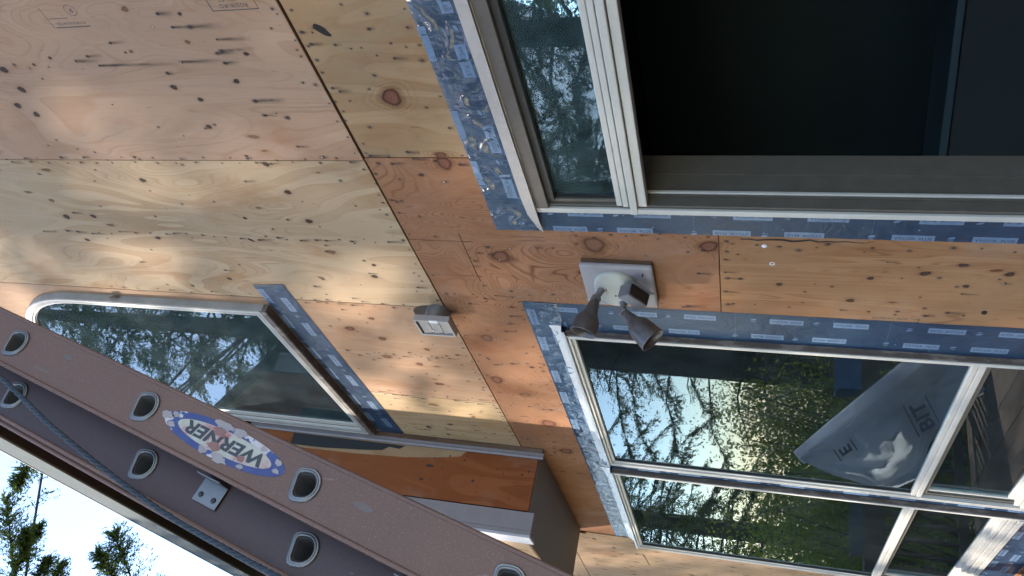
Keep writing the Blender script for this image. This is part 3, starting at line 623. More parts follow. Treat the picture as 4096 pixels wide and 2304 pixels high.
# ------------------------------------------------------------------ self-adhesive flashing strips with their printing
def wrinkle(x, z, amp, crump):
    a = noise.noise(Vector((x * 6, z * 6, 1.3))); b = noise.noise(Vector((x * 17, z * 17, 4.1))); c = 1 - abs(noise.noise(Vector((x * 11 + 3, z * 11, 7.7)))) * 2.2
    return amp * (.6 + .4 * a + .25 * b) + crump * max(0, c) ** 3 + crump * .35 * abs(noise.noise(Vector((x * 38, z * 38, 2))))
def tape(label, x0, x1, z0, z1, axis, rows, off, amp=.0008, crump=.0, start=0.0, step=.013, flip=False, nudge=(0, 0, 0, 0), mat='tape', group='self-adhesive flashing strips'):
    t = thing('flashing_tape', label, 'tape', group)
    t.location = (0, 0, 0)
    fn = lambda x, z: wrinkle(x, z, amp, crump)
    nx = max(2, int((x1 - x0) / step)); nz = max(2, int((z1 - z0) / step)); vs = []; idx = {}
    for j in range(nz + 1):
        for i in range(nx + 1):
            fx, fz = i / nx, j / nz
            x = x0 + (x1 - x0) * fx + (nudge[0] * (1 - fz) + nudge[1] * fz) * fx; z = z0 + (z1 - z0) * fz
            e = 0 if (0 < i < nx and 0 < j < nz) else 1
            if e: z += .0022 * noise3((x * 40, z * 40, 0)) ; x += .0022 * noise3((x * 40, z * 40, 5))
            vs.append((x, D - off - (0 if e else fn(x, z)), z))
    fs = [(j * (nx + 1) + i, j * (nx + 1) + i + 1, (j + 1) * (nx + 1) + i + 1, (j + 1) * (nx + 1) + i) for j in range(nz) for i in range(nx)]
    m = G(); m.add(vs, fs, True); o = m.build('membrane', mat, t)
    L0, L1 = (x0, x1) if axis == 'x' else (z0, z1)
    boxes = []; u = L0 + start
    per = .70; kinds = [(0.0, 'box', 1), (.155, 'logo', 1), (.29, 'box', 1), (.445, 'logo', 1), (.53, 'perf', 1)]
    def place(u, v):     # lengthwise, crosswise -> (x, z)
        return (u, v) if axis == 'x' else (v, u)
    nrep = int((L1 - L0) / per) + 2
    for rep in range(-1, nrep):
        for ri, v in enumerate(rows):
            sgn = 1 if (rep + ri + (1 if flip else 0)) % 2 == 0 else -1
            shift = .0 if ri == 0 else .085
            for (du, kd, _) in kinds:
                uu = u + rep * per + du + shift
                if kd == 'perf':
                    if ri == 0 and L0 < uu < L1:
                        pq = G(); a0, a1 = (z0, z1) if axis == 'x' else (x0, x1); nd = int((a1 - a0) / .011)
                        for k in range(nd):
                            px, pz = place(uu, a0 + (k + .5) * (a1 - a0) / nd); r = .0016; y = D - off - fn(px, pz) - .0005
                            pq.add([(px - r, y, pz - r), (px + r, y, pz - r), (px + r, y, pz + r), (px - r, y, pz + r)], [(0, 1, 2, 3)])
                        pq.build('perforation', 'print_blue', t)
                    continue
                hw, hh = (.078, .0225) if kd == 'box' else (.016, .014)
                ua, ub = uu - hw, uu + hw
                if ua < L0 + .004 or ub > L1 - .004: continue
                C0, C1 = (z0, z1) if axis == 'x' else (x0, x1)
                va, vb = max(v - hh, C0 + .001), min(v + hh, C1 - .001)
                if vb - va < .006: continue
                if axis == 'x': rd = (1 * sgn, 0)
                else: rd = (0, -1 * sgn)
                if kd == 'box':
                    q = G(); n = 12; mm = 3
                    for j in range(mm + 1):
                        for i in range(n + 1):
                            px, pz = place(ua + (ub - ua) * i / n, va + (vb - va) * j / mm); q.v.append((px, D - off - fn(px, pz) - .0005, pz))
                    q.f = [(j * (n + 1) + i, j * (n + 1) + i + 1, (j + 1) * (n + 1) + i + 1, (j + 1) * (n + 1) + i) for j in range(mm) for i in range(n)]; q.sm = [True] * len(q.f)
                    q.build('print_box', 'print_blue', t)
                    if vb - va > 2 * hh * .7:
                        cx, cz = place(uu, v); wall_text('lettering', 'VYCOR  PLUS', cx, cz, .0165, 'print_text', t, rd, off + .0009, .012, 1.0, fn)
                elif vb - va > 2 * hh * .8:
                    cx, cz = place(uu, v); b_ = (-rd[1], rd[0])
                    lf = [(-.014, .0), (-.006, .010), (.004, .013), (.016, .012), (.012, .002), (.002, -.002)]
                    q = G(); q.add([(cx + rd[0] * p + b_[0] * (r + .004), D - off - fn(cx + rd[0] * p + b_[0] * (r + .004), cz + rd[1] * p + b_[1] * (r + .004)) - .0006, cz + rd[1] * p + b_[1] * (r + .004)) for p, r in lf], [(0, 1, 2, 3, 4, 5)])
                    q.build('leaf_mark', 'print_blue', t)
                    wall_text('lettering', 'gcp', cx - b_[0] * .009, cz - b_[1] * .009, .012, 'print_blue', t, rd, off + .0006, .03, 1.0, fn)
    # white nail caps / dots
    dq = G()
    for _ in range(int((L1 - L0) * 5)):
        px, pz = random.uniform(x0 + .01, x1 - .01), random.uniform(z0 + .01, z1 - .01); r = random.choice((.002, .003, .0045)); y = D - off - fn(px, pz) - .0007
        dq.add([(px + r * math.cos(k * .785), y, pz + r * math.sin(k * .785)) for k in range(8)], [tuple(range(8))])
    dq.build('speckles', 'print_blue', t, kind='stuff')
    return t
tape('dark blue flashing strip down the wall between floodlight and dark open window', -2.960, -2.797, -1.9, .99, 'z', (-2.826, -2.945), .0015, .0009, .0012, start=.29)
tape('crumpled shiny flashing strip above the head of the dark open window', -2.962, -.20, .992, 1.216, 'x', (1.083, 1.2075), .004, .0014, .0068, start=.315, step=.008, mat='tape_stretched')
tape('dark blue flashing strip down the right jamb of the middle window, under the floodlight', -3.868, -3.590, -1.9, 1.236, 'z', (-3.652, -3.803), .0015, .0008, .0003, start=.125)
tape('dark flashing strip over the heads of the paired windows reflecting trees', -7.79, -3.592, 1.050, 1.238, 'x', (1.205, 1.105), .004, .0009, .0030, start=.26, step=.010, mat='tape_stretched')
tape('narrow flashing strip in the post between the paired windows', -5.905, -5.745, -1.9, 1.049, 'z', (-5.778, -5.86), .0015, .0009, .0006, start=.2)
tape('flashing strip below the sills at the bottom corner of the paired windows', -7.95, -3.87, -1.892, -1.652, 'x', (-1.80, -1.70), .004, .0009, .0010, start=.15)
tape('flashing strip under the sill of the round-topped upper window', -5.672, -3.562, 2.645, 2.858, 'x', (2.718, 2.832), .003, .0009, .0016, start=.21, nudge=(.014, -.008, 0, 0))

# ------------------------------------------------------------------ windows
def pane(x0, x1, z0, z1, y, parent, mat='glass'):
    o = G().box(x0, x1, y, y + .003, z0, z1).box(x0, x1, y + .016, y + .019, z0, z1).build('pane', mat, parent)      # sealed double glazing
    return o
def paired_window(W, label, zr=-.972):
    t = thing('window', label, 'window', 'windows of the house'); x0, x1, z0, z1 = W['x0'], W['x1'], W['z0'], W['z1']
    # rough peeling casing, its edges uneven
    c = G().ring(x0, x1, z0, z1, .030, D - .033, D + .03); o = c.build('casing', 'peel', t, bevel=.003)
    G().ring(x0 + .003, x1 - .003, z0 + .003, z1 - .003, .011, D - .041, D - .0335).build('frame', 'vinyl', t, bevel=.002)
    G().ring(x0 + .0175, x1 - .0175, z0 + .0175, z1 - .0175, .014, D - .039, D - .002).build('frame', 'vinyl', t, bevel=.002)
    G().ring(x0 + .0305, x1 - .0305, zr - .0, z1 - .0305, .022, D - .026, D + .01).build('sash', 'vinyl', t, bevel=.003)
    G().ring(x0 + .0525, x1 - .0525, zr + .02, z1 - .0525, .006, D - .020, D + .008).build('gasket', 'black_rubber', t)
    pane(x0 + .055, x1 - .055, zr + .02, z1 - .055, D - .012, t)
    m = G().box(x0 + .030, x1 - .030, D - .034, D + .016, zr - .030, zr + .002).box(x0 + .030, x1 - .030, D - .030, D + .018, zr + .005, zr + .034)
    m.build('meeting_rail', 'vinyl', t, bevel=.004)
    G().ring(x0 + .0305, x1 - .0305, z0 + .03, zr - .030, .030, D - .012, D + .0).build('track', 'vinyl_shaded', t, bevel=.002)
    G().ring(x0 + .045, x1 - .045, z0 + .12, zr - .030, .038, D + .004, D + .034).build('sash', 'vinyl', t, bevel=.003)
    pane(x0 + .08, x1 - .08, z0 + .155, zr - .05, D + .016, t)
    s = G().box(x0 + .02, x1 - .02, D - .046, D + .02, z0 + .006, z0 + .040).box(x0 + .025, x1 - .025, D - .036, D + .02, z0 + .043, z0 + .085).box(x0 + .03, x1 - .03, D - .024, D + .02, z0 + .088, z0 + .120)
    s.build('sill', 'vinyl', t, bevel=.003)
    G().ring(x0 + .004, x1 - .004, z0 + .004, z1 - .004, .030, D + .036, D + .168).build('jamb_liner', 'vinyl_shaded', t)
    # bent metal drip cap over the head
    q = G(); n = 24
    pr = [(.0062, .062), (.0075, .012), (.046, .004), (.0475, -.010), (.0440, -.0105)]
    for i in range(n + 1):
        x = x1 + .055 - (x1 - x0 + .075) * i / n if x1 > -4.5 else x1 + .02 - (x1 - x0 + .02) * i / n; fl = .018 * max(0, 1 - i / 1.5)
        for (of, dz) in pr:
            q.v.append((x, D - of - .0015 * noise3((x * 7, dz * 30, 0)), z1 + dz + (fl if dz > .05 else 0) + .002 * noise3((x * 4, 0, 3))))
    k = len(pr); q.f = [(i * k + j, i * k + j + 1, (i + 1) * k + j + 1, (i + 1) * k + j) for i in range(n) for j in range(k - 1)]; q.sm = [False] * len(q.f)
    o = q.build('drip_cap', 'drip_metal', t); md = o.modifiers.new('s', 'SOLIDIFY'); md.thickness = .001
    return t
paired_window(B, 'white framed window behind the floodlight, reflecting trees and a draped white sheet')
paired_window(C, 'white framed window at the lower edge, farther of the pair reflecting green leaves')

t = thing('window', 'large dark open window with white sashes and a bent beige head trim', 'window', 'windows of the house'); x0, x1, z0, z1 = A['x0'], A['x1'], A['z0'], A['z1']
G().ring(x0 - .012, x1 + .012, z0, z1 + .004, .030, D - .014, D + .0).build('frame', 'vinyl', t, bevel=.003)
G().ring(x0 + .0005, x1 - .0005, z0 + .0005, z1 - .0005, .030, D + .0005, D + .052).build('frame', 'vinyl_shaded', t, bevel=.002)
G().ring(x0 + .006, x1 - .006, z0 + .006, z1 - .006, .036, D + .064, D + .078).build('track', 'vinyl', t, bevel=.003)
G().ring(x0 + .004, x1 - .004, z0 + .004, z1 - .004, .030, D + .0525, D + .168).build('jamb_liner', 'vinyl_shaded', t)
G().ring(x0 + .012, x1 - .012, z0 + .012, z1 - .012, .028, D + .1685, D + .27).build('jamb_liner', 'vinyl_shaded', t)
G().ring(x0 + .031, x1 - .031, .60, z1 - .031, .020, D + .012, D + .05).build('sash', 'vinyl_shaded', t, bevel=.003)
G().ring(x0 + .051, x1 - .051, .62, z1 - .051, .007, D + .022, D + .046).build('gasket', 'black_rubber', t)
pane(x0 + .055, x1 - .055, .62, z1 - .055, D + .034, t, 'dusty_sheen_glass')
G().box(x0 + .0185, x1 - .02, D - .016, D + .0115, .930, .9865).build('head_shade', plain('head_shade_brown', (.11, .090, .080), .6), t, bevel=.003)  # dark brown strip stands in for the shade under the head trim
G().box(x0 + .05, x1 - .05, D + .004, D + .030, .902, .9295).build('gasket', 'black_rubber', t)
m = G().box(x0 - .014, x1, D - .016, D + .04, .545, .577).box(x0 + .03, x1, D - .010, D + .04, .581, .606).box(x0 + .03, x1, D - .004, D + .04, .609, .634).box(x0 + .03, x1, D - .006, D + .04, .505, .542)
m.build('meeting_rail', 'vinyl', t, bevel=.004)
q = G(); pts = [(x1 + .1, 1.040), (-1.5, 1.037), (-2.3, 1.036), (-2.70, 1.036), (-2.81, 1.030), (-2.90, 1.004), (-2.940, .982), (-2.86, .986), (-2.70, .987), (-2.3, .990), (-1.5, .989), (x1 + .1, .989)]
q.prism([pts], D - .030, D - .027); q.box(-2.76, x1 + .1, D - .0268, D - .0145, 1.030, 1.034); q.build('head_trim', 'drip_beige', t, bevel=.0008, seg=1)

t = thing('window', 'round-topped upper window partly hidden behind the brown ladder', 'window', 'windows of the house')
def Dloop(ins, n=28):
    r = DR - ins
    return [(DX - r, DZ0 + ins), (DX + r, DZ0 + ins)] + [(DX + r * math.cos(math.pi * k / n), DZ1 + DV * r * math.sin(math.pi * k / n)) for k in range(n + 1)]
def Dring(a, b, y0, y1, nm, mat, bev=.003): return G().prism([Dloop(a), Dloop(b)], y0, y1).build(nm, mat, t, bevel=bev)
Dring(.0, .050, D - .050, D + .02, 'casing', plain('weathered_grey', (.36, .35, .33), .6, var=.22, scale=9))
Dring(.006, .018, D - .054, D - .0505, 'frame', 'vinyl', .001)
Dring(.0505, .066, D - .044, D + .02, 'frame', 'vinyl')
Dring(.0665, .072, D - .030, D + .01, 'gasket', 'black_rubber', 0)
G().prism([Dloop(.069, 40)], D - .018, D - .015).prism([Dloop(.069, 40)], D - .004, D - .001).build('pane', 'dusty_sheen_glass', t)
G().box(DX - DR + .0725, DX - DR + .135, D - .030, D - .0185, DZ0 + .075, DZ1).build('stile_and_reflection', 'vinyl', t, bevel=.004)  # pale strip for jamb face and sash, with their reflection built in
Dring(.004, .05, D + .0205, D + .168, 'jamb_liner', 'vinyl_shaded', 0)
G().box(DX - DR - .005, DX + DR + .01, D - .056, D - .0515, DZ0 - .030, DZ0 + .012).box(DX - DR, DX + DR + .005, D - .0512, D - .004, DZ0 - .034, DZ0 - .0005).build('sill', 'peel', t, bevel=.003)
q = G(); q.add([(-3.792, D - .002, 3.96), (-3.792, D - .002, 4.00), (-3.775, D - .03, 4.03), (-3.768, D - .05, 3.985), (-3.77, D - .03, 3.95)], [(0, 1, 2, 3, 4)])
q.build('bent_tab', 'zinc', t)

# ------------------------------------------------------------------ projecting bay on the far side
bay = thing('wall_bump_out', 'projecting bay of the wall with rust stained side panel and grey corner boards', 'bay')
XB, YF, XE, ZB = -5.690, 1.541, -7.56, 1.555
def sidepoly(loop, x, th):      # polygon in (y, z) facing +X
    q = G(); n = len(loop); vs = [(x, y, z) for y, z in loop] + [(x - th, y, z) for y, z in loop]
    tri = tessellate_polygon([[Vector((y, z, 0)) for y, z in loop]])
    q.add(vs, [tuple(a) for a in tri] + [tuple(i + n for i in a[::-1]) for a in tri] + [(k, (k + 1) % n, (k + 1) % n + n, k + n) for k in range(n)]); return q
sidepoly([(1.71, 1.562), (2.10, 1.562), (2.10, 4.32), (1.71, 4.08)], XB, .012).build('side_panel', 'ply_redstain', bay)
sidepoly([(2.030, 2.32), (2.00, 2.6), (1.985, 3.0), (1.98, 3.6), (2.099, 3.6), (2.099, 2.12), (2.055, 2.16)], XB + .0005, .0004).build('bare_patch', 'ply_amber', bay)
sidepoly([(2.090, 2.62), (2.060, 2.66), (2.068, 2.75), (2.035, 2.80), (2.02, 2.95), (2.0, 3.3), (2.0, 3.6), (2.096, 3.6)], XB + .0012, .0005).build('felt_scrap', 'felt_black', bay)
G().box(XB - .02, XB + .009, 1.5705, 1.700, 1.513, 4.0).box(XB - .02, XB + .008, 1.541, 1.5695, 1.513, 4.0).build('corner_board', 'grey_paint', bay, bevel=.002)
G().box(XB - .150, XB + .0085, 1.520, 1.5405, 1.513, 4.0).build('corner_board', 'pale_grey_paint', bay, bevel=.002)
G().box(XE, XB - .152, 1.530, 1.545, 1.550, 4.0).build('front_panel', 'ply_pale', bay)
G().box(XE, XB - .021, 1.5455, 2.170, ZB, ZB + .018).build('soffit', 'soffit_grey', bay)
G().box(XE, XB - .152, 1.520, 1.5295, 1.536, 1.556).build('edge_strip', 'wood_rough', bay)
G().box(XE, XE + .012, 1.5455, 2.17, ZB + .019, 4.0).build('side_panel', 'ply_pale', bay)
q = G(); q.add([(x, y, z + dz) for x in (XE - .06, XB + .06) for (y, z) in ((1.46, 3.96), (2.174, 4.40)) for dz in (0, .04)], [(0, 1, 3, 2), (4, 6, 7, 5), (0, 4, 5, 1), (2, 3, 7, 6), (0, 2, 6, 4), (1, 5, 7, 3)]); q.build('roof', 'dark_soffit', bay)
q = G().box(XB - .010, XB + .030, 2.140, 2.174, 1.53, 4.0); q.build('inside_corner_strip', 'wood_rough', bay, bevel=.003)
q = G().box(XB - .010, XB + .024, 2.118, 2.1395, 1.52, 4.0); q.tube([(XB + .014, 2.110, 1.52), (XB + .014, 2.110, 4.0)], .0135, 14); q.build('inside_corner_moulding', 'grey_paint', bay)
gq = G()
for (y, z, r) in [(1.78, 1.72, .006), (1.83, 1.60, .006), (2.0, 1.61, .009), (1.97, 1.66, .009), (1.95, 2.28, .006), (2.03, 2.12, .008), (1.88, 2.02, .011), (1.99, 1.86, .007), (1.96, 1.80, .006), (2.02, 2.36, .006), (1.86, 2.35, .006), (1.80, 1.98, .005), (2.06, 2.04, .005), (2.05, 2.24, .008), (1.76, 1.80, .005)]:
    gq.lathe((XB + .0003, y, z), (1, 0, 0), [(0, r), (.0006, r * .8), (.0007, 0.0)], 10)
gq.build('nail_heads', 'nail_dark', bay, kind='stuff')
for (y, z, a, b) in [(1.955, 2.38, .012, .035), (1.845, 2.42, .010, .018)]:
    sidepoly([(y + a * math.cos(k * .6283) * (1 if k < 5 else .6), z + b * math.sin(k * .6283)) for k in range(10)], XB + .001, .0006).build('burn_mark', 'felt_black', bay)

# ------------------------------------------------------------------ eave far above
ev = thing('roof_eave', 'grey eave edge crossing the bright sky beside the ladder', 'eave')
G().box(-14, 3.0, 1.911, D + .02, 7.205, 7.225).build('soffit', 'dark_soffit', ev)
G().box(-14, 3.0, 1.890, 1.910, 6.945, 7.31).build('fascia', 'gutter_grey', ev, bevel=.004)
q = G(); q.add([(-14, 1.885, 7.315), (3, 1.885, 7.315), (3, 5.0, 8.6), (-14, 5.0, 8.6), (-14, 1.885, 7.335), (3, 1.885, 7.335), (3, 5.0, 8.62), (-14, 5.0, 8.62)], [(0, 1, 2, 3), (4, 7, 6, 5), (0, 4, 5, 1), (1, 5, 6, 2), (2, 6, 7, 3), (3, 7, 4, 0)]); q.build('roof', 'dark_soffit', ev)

# ------------------------------------------------------------------ floodlight on its block
fl = thing('floodlight', 'twin-bell security floodlight with motion sensor on a painted wood block', 'floodlight')
y0 = D - .0008
q = G(); q.prism([[(-3.517, .512), (-3.172, .516), (-3.167, .858), (-3.512, .860)]], D - .046, D - .018); q.build('mounting_block', 'block_paint' if 'block_paint' in MATS else 'pale_block', fl, bevel=.012, seg=3) if 'pale_block' in MATS else q.build('mounting_block', plain('pale_block', (.34, .315, .325), .5, var=.08, scale=10), fl, bevel=.012, seg=3)
G().prism([[(-3.510, .516), (-3.176, .520), (-3.168, .852), (-3.506, .855)]], D - .0175, y0).build('block_back', 'wood_rough', fl, bevel=.003)
q = G(); n = 40; cx, cz = -3.345, .700
prof = [(1.0, .0465), (1.0, .058), (.97, .063), (.9, .066), (.5, .072), (0.0, .074)]
for (rr, of) in prof:
    for k in range(n):
        a = 2 * math.pi * k / n; c_, s_ = math.cos(a), math.sin(a); e = .86
        q.v.append((cx + .142 * rr * math.copysign(abs(c_) ** e, c_), D - of, cz + .104 * rr * math.copysign(abs(s_) ** e, s_)))
for i in range(len(prof) - 1): q.f += [(i * n + k, i * n + (k + 1) % n, (i + 1) * n + (k + 1) % n, (i + 1) * n + k) for k in range(n)]
q.sm = [True] * len(q.f); cp = q.build('cover_plate', 'lamp_plate', fl)
G().tube([(-3.373, D - .073, .702), (-3.373, D - .0765, .702)], .005, 10).build('screw', 'nail_dark', cp)
def bell(base, kn, rim, r=.063):
    base, kn, rim = Vector(base), Vector(kn), Vector(rim); ax = (rim - kn).normalized(); L = (rim - kn).length
    h = bpy.data.objects.new('lamp_holder', None)
    q = G(); q.lathe(base, kn - base, [(-.012, .020), (0.006, .020), (.010, .016), ((kn - base).length, .0135)], 16); 
    q.tube([kn - ax.orthogonal().normalized() * .019, kn + ax.orthogonal().normalized() * .019], .017, 16)
    arm = q.build('swivel_arm', 'bronze_grey', fl)
    G().lathe(base, kn - base, [(-.006, .027), (.003, .027), (.006, .022), (.006, .015)], 20).build('lock_nut', 'zinc', arm)
    pr = [(.006, .0), (.006, .020), (.02, .025), (.055, .030), (.075, .034), (.098, .050), (.118, .0585), (L - .006, r - .001), (L, r), (L, r - .003), (L - .03, r - .005), (.110, .052), (.085, .036), (.070, .030), (.068, .0)]
    o = G().lathe(kn, ax, pr, 36).build('lamp_shade', 'lamp_brown', fl)
    G().lathe(kn, ax, [(.072, 0.0), (.072, .029), (.088, .03), (.10, .0)], 20).build('socket', 'hole_dark', o)
    sq = G(); u = ax.orthogonal().normalized(); w_ = ax.cross(u)
    for k in (0, 1, 2):        # raised seams along the bell
        a = 1.1 + k * 2.1; dr = math.cos(a) * u + math.sin(a) * w_
        sq.tube([kn + ax * h_ + dr * r_ for h_, r_ in ((.03, .0262), (.06, .031), (.08, .0365), (.098, .0502), (.118, .0588), (L - .01, r - .0005))], .0014, 6)
    sq.build('seam', 'lamp_brown', o)
bell((-3.332, 2.110, .766), (-3.318, 2.045, .783), (-3.345, 1.872, .822))
bell((-3.440, 2.110, .674), (-3.424, 2.047, .667), (-3.448, 1.914, .510), .066)
# motion sensor
a = Vector((-.78, 0, -.62)).normalized(); b = Vector((-.10, -.98, .10)); b = (b - a * b.dot(a)).normalized(); nn = a.cross(b).normalized()
if nn.x < 0: nn = -nn
wc = Vector((-3.262, 2.047, .570))
sb = G().obox(wc - nn * .040, a, b, nn, .128, .066, .074).build('sensor_body', 'bronze_grey', fl, bevel=.007, seg=3)
G().obox(wc + nn * -.0015, a, b, nn, .114, .054, .010).build('sensor_window', 'sensor_black', fl, bevel=.004)
G().obox(wc + nn * .010 + b * -.030, a, b, nn, .126, .004, .030).build('sensor_hood', 'bronze_grey', fl, bevel=.0015)
G().tube([(-3.30, 2.115, .655), wc - nn * .07], .016, 14).build('sensor_neck', 'bronze_grey', fl)
G().tube([(-3.215, 2.133, .560), (-3.235, 2.128, .566)], .0035, 8).build('screw', 'nail_dark', fl)

# ------------------------------------------------------------------ dryer vent
vt = thing('wall_vent', 'square grey louvred vent hood standing off the plywood on a foil duct', 'vent')
q = G(); hp = [(-3.775 + .082 * math.cos(k * .2618) * (1 + .08 * noise3((k, 0, 0))), 1.805 + .108 * math.sin(k * .2618) * (1 + .08 * noise3((k, 5, 0)))) for k in range(24)]
q.prism([hp], D - .0022, D - .0008); q.build('cut_hole', 'backing', vt)
q = G(); pr = []
for k in range(33): pr.append((-.02 + k * .0034, .068 + .0022 * (1 if k % 2 else -1)))
q.lathe((-3.742, D - .0, 1.750), (0, -1, 0), pr, 30); q.build('foil_duct', 'zinc', vt)
X0, X1, Z0, Z1 = -3.822, -3.658, 1.640, 1.848
G().ring(X0, X1, Z0, Z1, .012, D - .118, D - .080).build('hood_frame', 'vent_grey', vt, bevel=.002)
G().box(X0 + .012, X1 - .012, D - .092, D - .085, Z0 + .012, Z1 - .012).build('back_plate', 'hole_dark', vt)
sl = G().box(-.062, .066, -.0025, .0025, -.0255, .0255).mesh('louvre'); 
for k in range(3):
    o = link('louvre', sl, 'vent_grey', vt); o.location = ((X0 + X1) / 2, D - .108 + .002 * k, Z1 - .050 - k * .0595); o.rotation_euler = (math.radians(9), 0, 0)
G().box(X1 - .02, X1 + .0006, D - .1186, D - .112, 1.705, 1.755).box(X0 + .05, X0 + .062, D - .1190, D - .1135, 1.755, 1.765).build('paint_scab', 'white_paint', vt)

# ------------------------------------------------------------------ extension ladder
LD = Vector((0, .2728, .962)).normalized(); LN = Vector((0, LD.z, -LD.y)); P0 = Vector((-.957, .4542, 1.1537))
lad = thing('ladder', 'brown fibreglass extension ladder leaning up to the wall in the foreground', 'ladder')
def LP(t, n_, x=0.0): return P0 + LD * t + LN * n_ + Vector((x, 0, 0))
def dshape(w_, top, bot, m=9):
    """level tread on top, round below, in (y, z)"""
    c = w_ * .35; pts = [(-w_ + c, top), (w_ - c, top), (w_ - c * .3, top - c * .3), (w_, top - c)]
    cz = -bot + w_
    pts += [(w_ * math.cos(a), cz - w_ * .95 * math.sin(a)) for a in [math.pi * k / m for k in range(m + 1)]]
    pts += [(-w_, top - c), (-w_ + c * .3, top - c * .3)]
    return pts
def section(xw, nc, t0, t1, hoff, xfar, sec):
    hs = []; k = math.ceil((t0 - hoff) / .3048 + .4)
    while hoff + k * .3048 < t1 - .1: hs.append(hoff + k * .3048); k += 1
    HW = .0385
    for side, X in ((0, xw), (1, xfar)):
        th = -.005 if side == 0 else .005
        # web with the rung openings
        outer = [(t0, nc - HW), (t1, nc - HW), (t1, nc + HW), (t0, nc + HW)]
        loops = [outer]; hole = dshape(.0160, .0125, .0165)
        for h in hs:
            c = P0 + LD * h + LN * nc
            loops.append([((Vector((0, y, z))).dot(LD) + h, (Vector((0, y, z))).dot(LN) + nc) for y, z in hole])
        flat = [p for lp in loops for p in lp]; nf = len(flat)
        tri = tessellate_polygon([[Vector((a_, b_, 0)) for a_, b_ in lp] for lp in loops])
        q = G(); vs = [LP(a_, b_, X - P0.x) for a_, b_ in flat] + [LP(a_, b_, X - P0.x + th) for a_, b_ in flat]
        fs = [tuple(t) for t in tri] + [tuple(i + nf for i in t[::-1]) for t in tri]; bb = 0
        for lp in loops:
            m_ = len(lp); fs += [(bb + i, bb + (i + 1) % m_, bb + (i + 1) % m_ + nf, bb + i + nf) for i in range(m_)]; bb += m_
        q.add(vs, fs); 
        # flanges turned towards the rungs, with rounded lips
        for sg in (-1, 1):
            c = LP((t0 + t1) / 2, nc + sg * (HW - .002), X - P0.x + (-.017 if side == 0 else .017))
            q.obox(c, LD, LN, (1, 0, 0), t1 - t0, .005, .030)
        rail = q.build('rail', ('fibreglass', 'fibreglass_shaded')[sec], lad)
        lq = G()
        for sg in (-1, 1):
            lq.tube([LP(t0, nc + sg * (HW - .001), X - P0.x - (.0008 if side == 0 else -.0008)), LP(t1, nc + sg * (HW - .001), X - P0.x - (.0008 if side == 0 else -.0008))], .0034, 10)
        if sec == 1 and side == 0:
            lq.tube([LP(t0, nc - HW - .007, X - P0.x - .004), LP(t1, nc - HW - .007, X - P0.x - .004)], .0030, 10)
            lq.obox(LP((t0 + t1) / 2, nc - HW - .004, X - P0.x - .006), LD, LN, (1, 0, 0), t1 - t0, .008, .004)
        lq.build('rail_lip', 'fibreglass', rail)
        if side == 0:
            # flared rung ends swaged over the web
            prof = [(.0162, .0127, .0167, -.001), (.0168, .0133, .0173, .0030), (.0182, .0147, .0187, .0042), (.0196, .0161, .0201, .0032), (.0200, .0165, .0205, .0022), (.0214, .0179, .0219, .0030), (.0228, .0193, .0233, .0024), (.0234, .0199, .0239, .0000)]
            fq = G(); m_ = len(dshape(.016, .0125, .0165))
            for (w_, tp, bt, of) in prof: fq.v += [(of, y, z) for y, z in dshape(w_, tp, bt)]
            for i in range(len(prof) - 1): fq.f += [(i * m_ + k_, i * m_ + (k_ + 1) % m_, (i + 1) * m_ + (k_ + 1) % m_, (i + 1) * m_ + k_) for k_ in range(m_)]
            fq.sm = [True] * len(fq.f); fm = fq.mesh('rung_end')
            rq = G(); dsh = dshape(.0158, .0123, .0163); din = dshape(.0148, .0113, .0153); Ln = abs(xfar - xw) + .002
            for (xx, lp) in ((.001, dsh), (-Ln, dsh), (-Ln, din), (.001, din)): rq.v += [(xx, y, z) for y, z in lp]
            for i in range(4): j = (i + 1) % 4; rq.f += [(i * m_ + k_, i * m_ + (k_ + 1) % m_, j * m_ + (k_ + 1) % m_, j * m_ + k_) for k_ in range(m_)]
            rq.sm = [True] * len(rq.f); rm = rq.mesh('rung')
            for h in hs:
                c = P0 + LD * h + LN * nc; c.x = X
                o = link('rung', rm, 'alu_dark', lad); o.location = c
                e_ = link('rung_end', fm, 'alu', o)
section(-.957, -.003, -1.35, 6.02, -.006, -1.405, 0)
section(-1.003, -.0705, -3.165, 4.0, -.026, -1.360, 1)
# guide brackets riveted to the inner section
for tc in (-.462, -.80):
    q = G().obox(LP(tc, -.064, -.957 + .957 - .043), LD, LN, (1, 0, 0), .044, .034, .0025); q.obox(LP(tc, -.0475, -.030), LD, LN, (1, 0, 0), .044, .0025, .024)
    br = q.build('guide_bracket', 'alu', lad, bevel=.001)
    for dt in (-.012, .012): G().lathe(LP(tc + dt, -.070, -.0418), (1, 0, 0), [(0, .0042), (.0012, .0038), (.0022, .002), (.0024, 0)], 12).build('rivet', 'alu_dark', br)
# maker's oval sticker
def ell(ct, cn, rt, rn, x, mat, nm, par, n=48):
    q = G(); q.add([LP(ct + rt * math.cos(2 * math.pi * k / n), cn + rn * math.sin(2 * math.pi * k / n), x) for k in range(n)], [tuple(range(n))]); return q.build(nm, mat, par)
stk = ell(-.464, -.001, .113, .0245, .0006, 'worn_ring', 'sticker', lad)
ell(-.466, -.001, .088, .0165, .0010, 'worn', 'sticker_field', stk)
v, f, sz = text_mesh('WERNER', bold=.035); k = .0185 / sz[1]; st = .150 / (sz[0] * k)
me = bpy.data.meshes.new('lettering'); me.from_pydata([LP(-.466 + p[0] * k * st + p[1] * k * .25, -.001 - p[1] * k, .0014) for p in v], [], f); link('lettering', me, 'ink_black' if 'ink_black' in MATS else plain('ink_black', (.03, .033, .04), .5, bump=0), stk)
rc = random.Random(5); plain('chip_white', (.33, .29, .30), .7); plain('chip_red', (.27, .13, .12), .7)
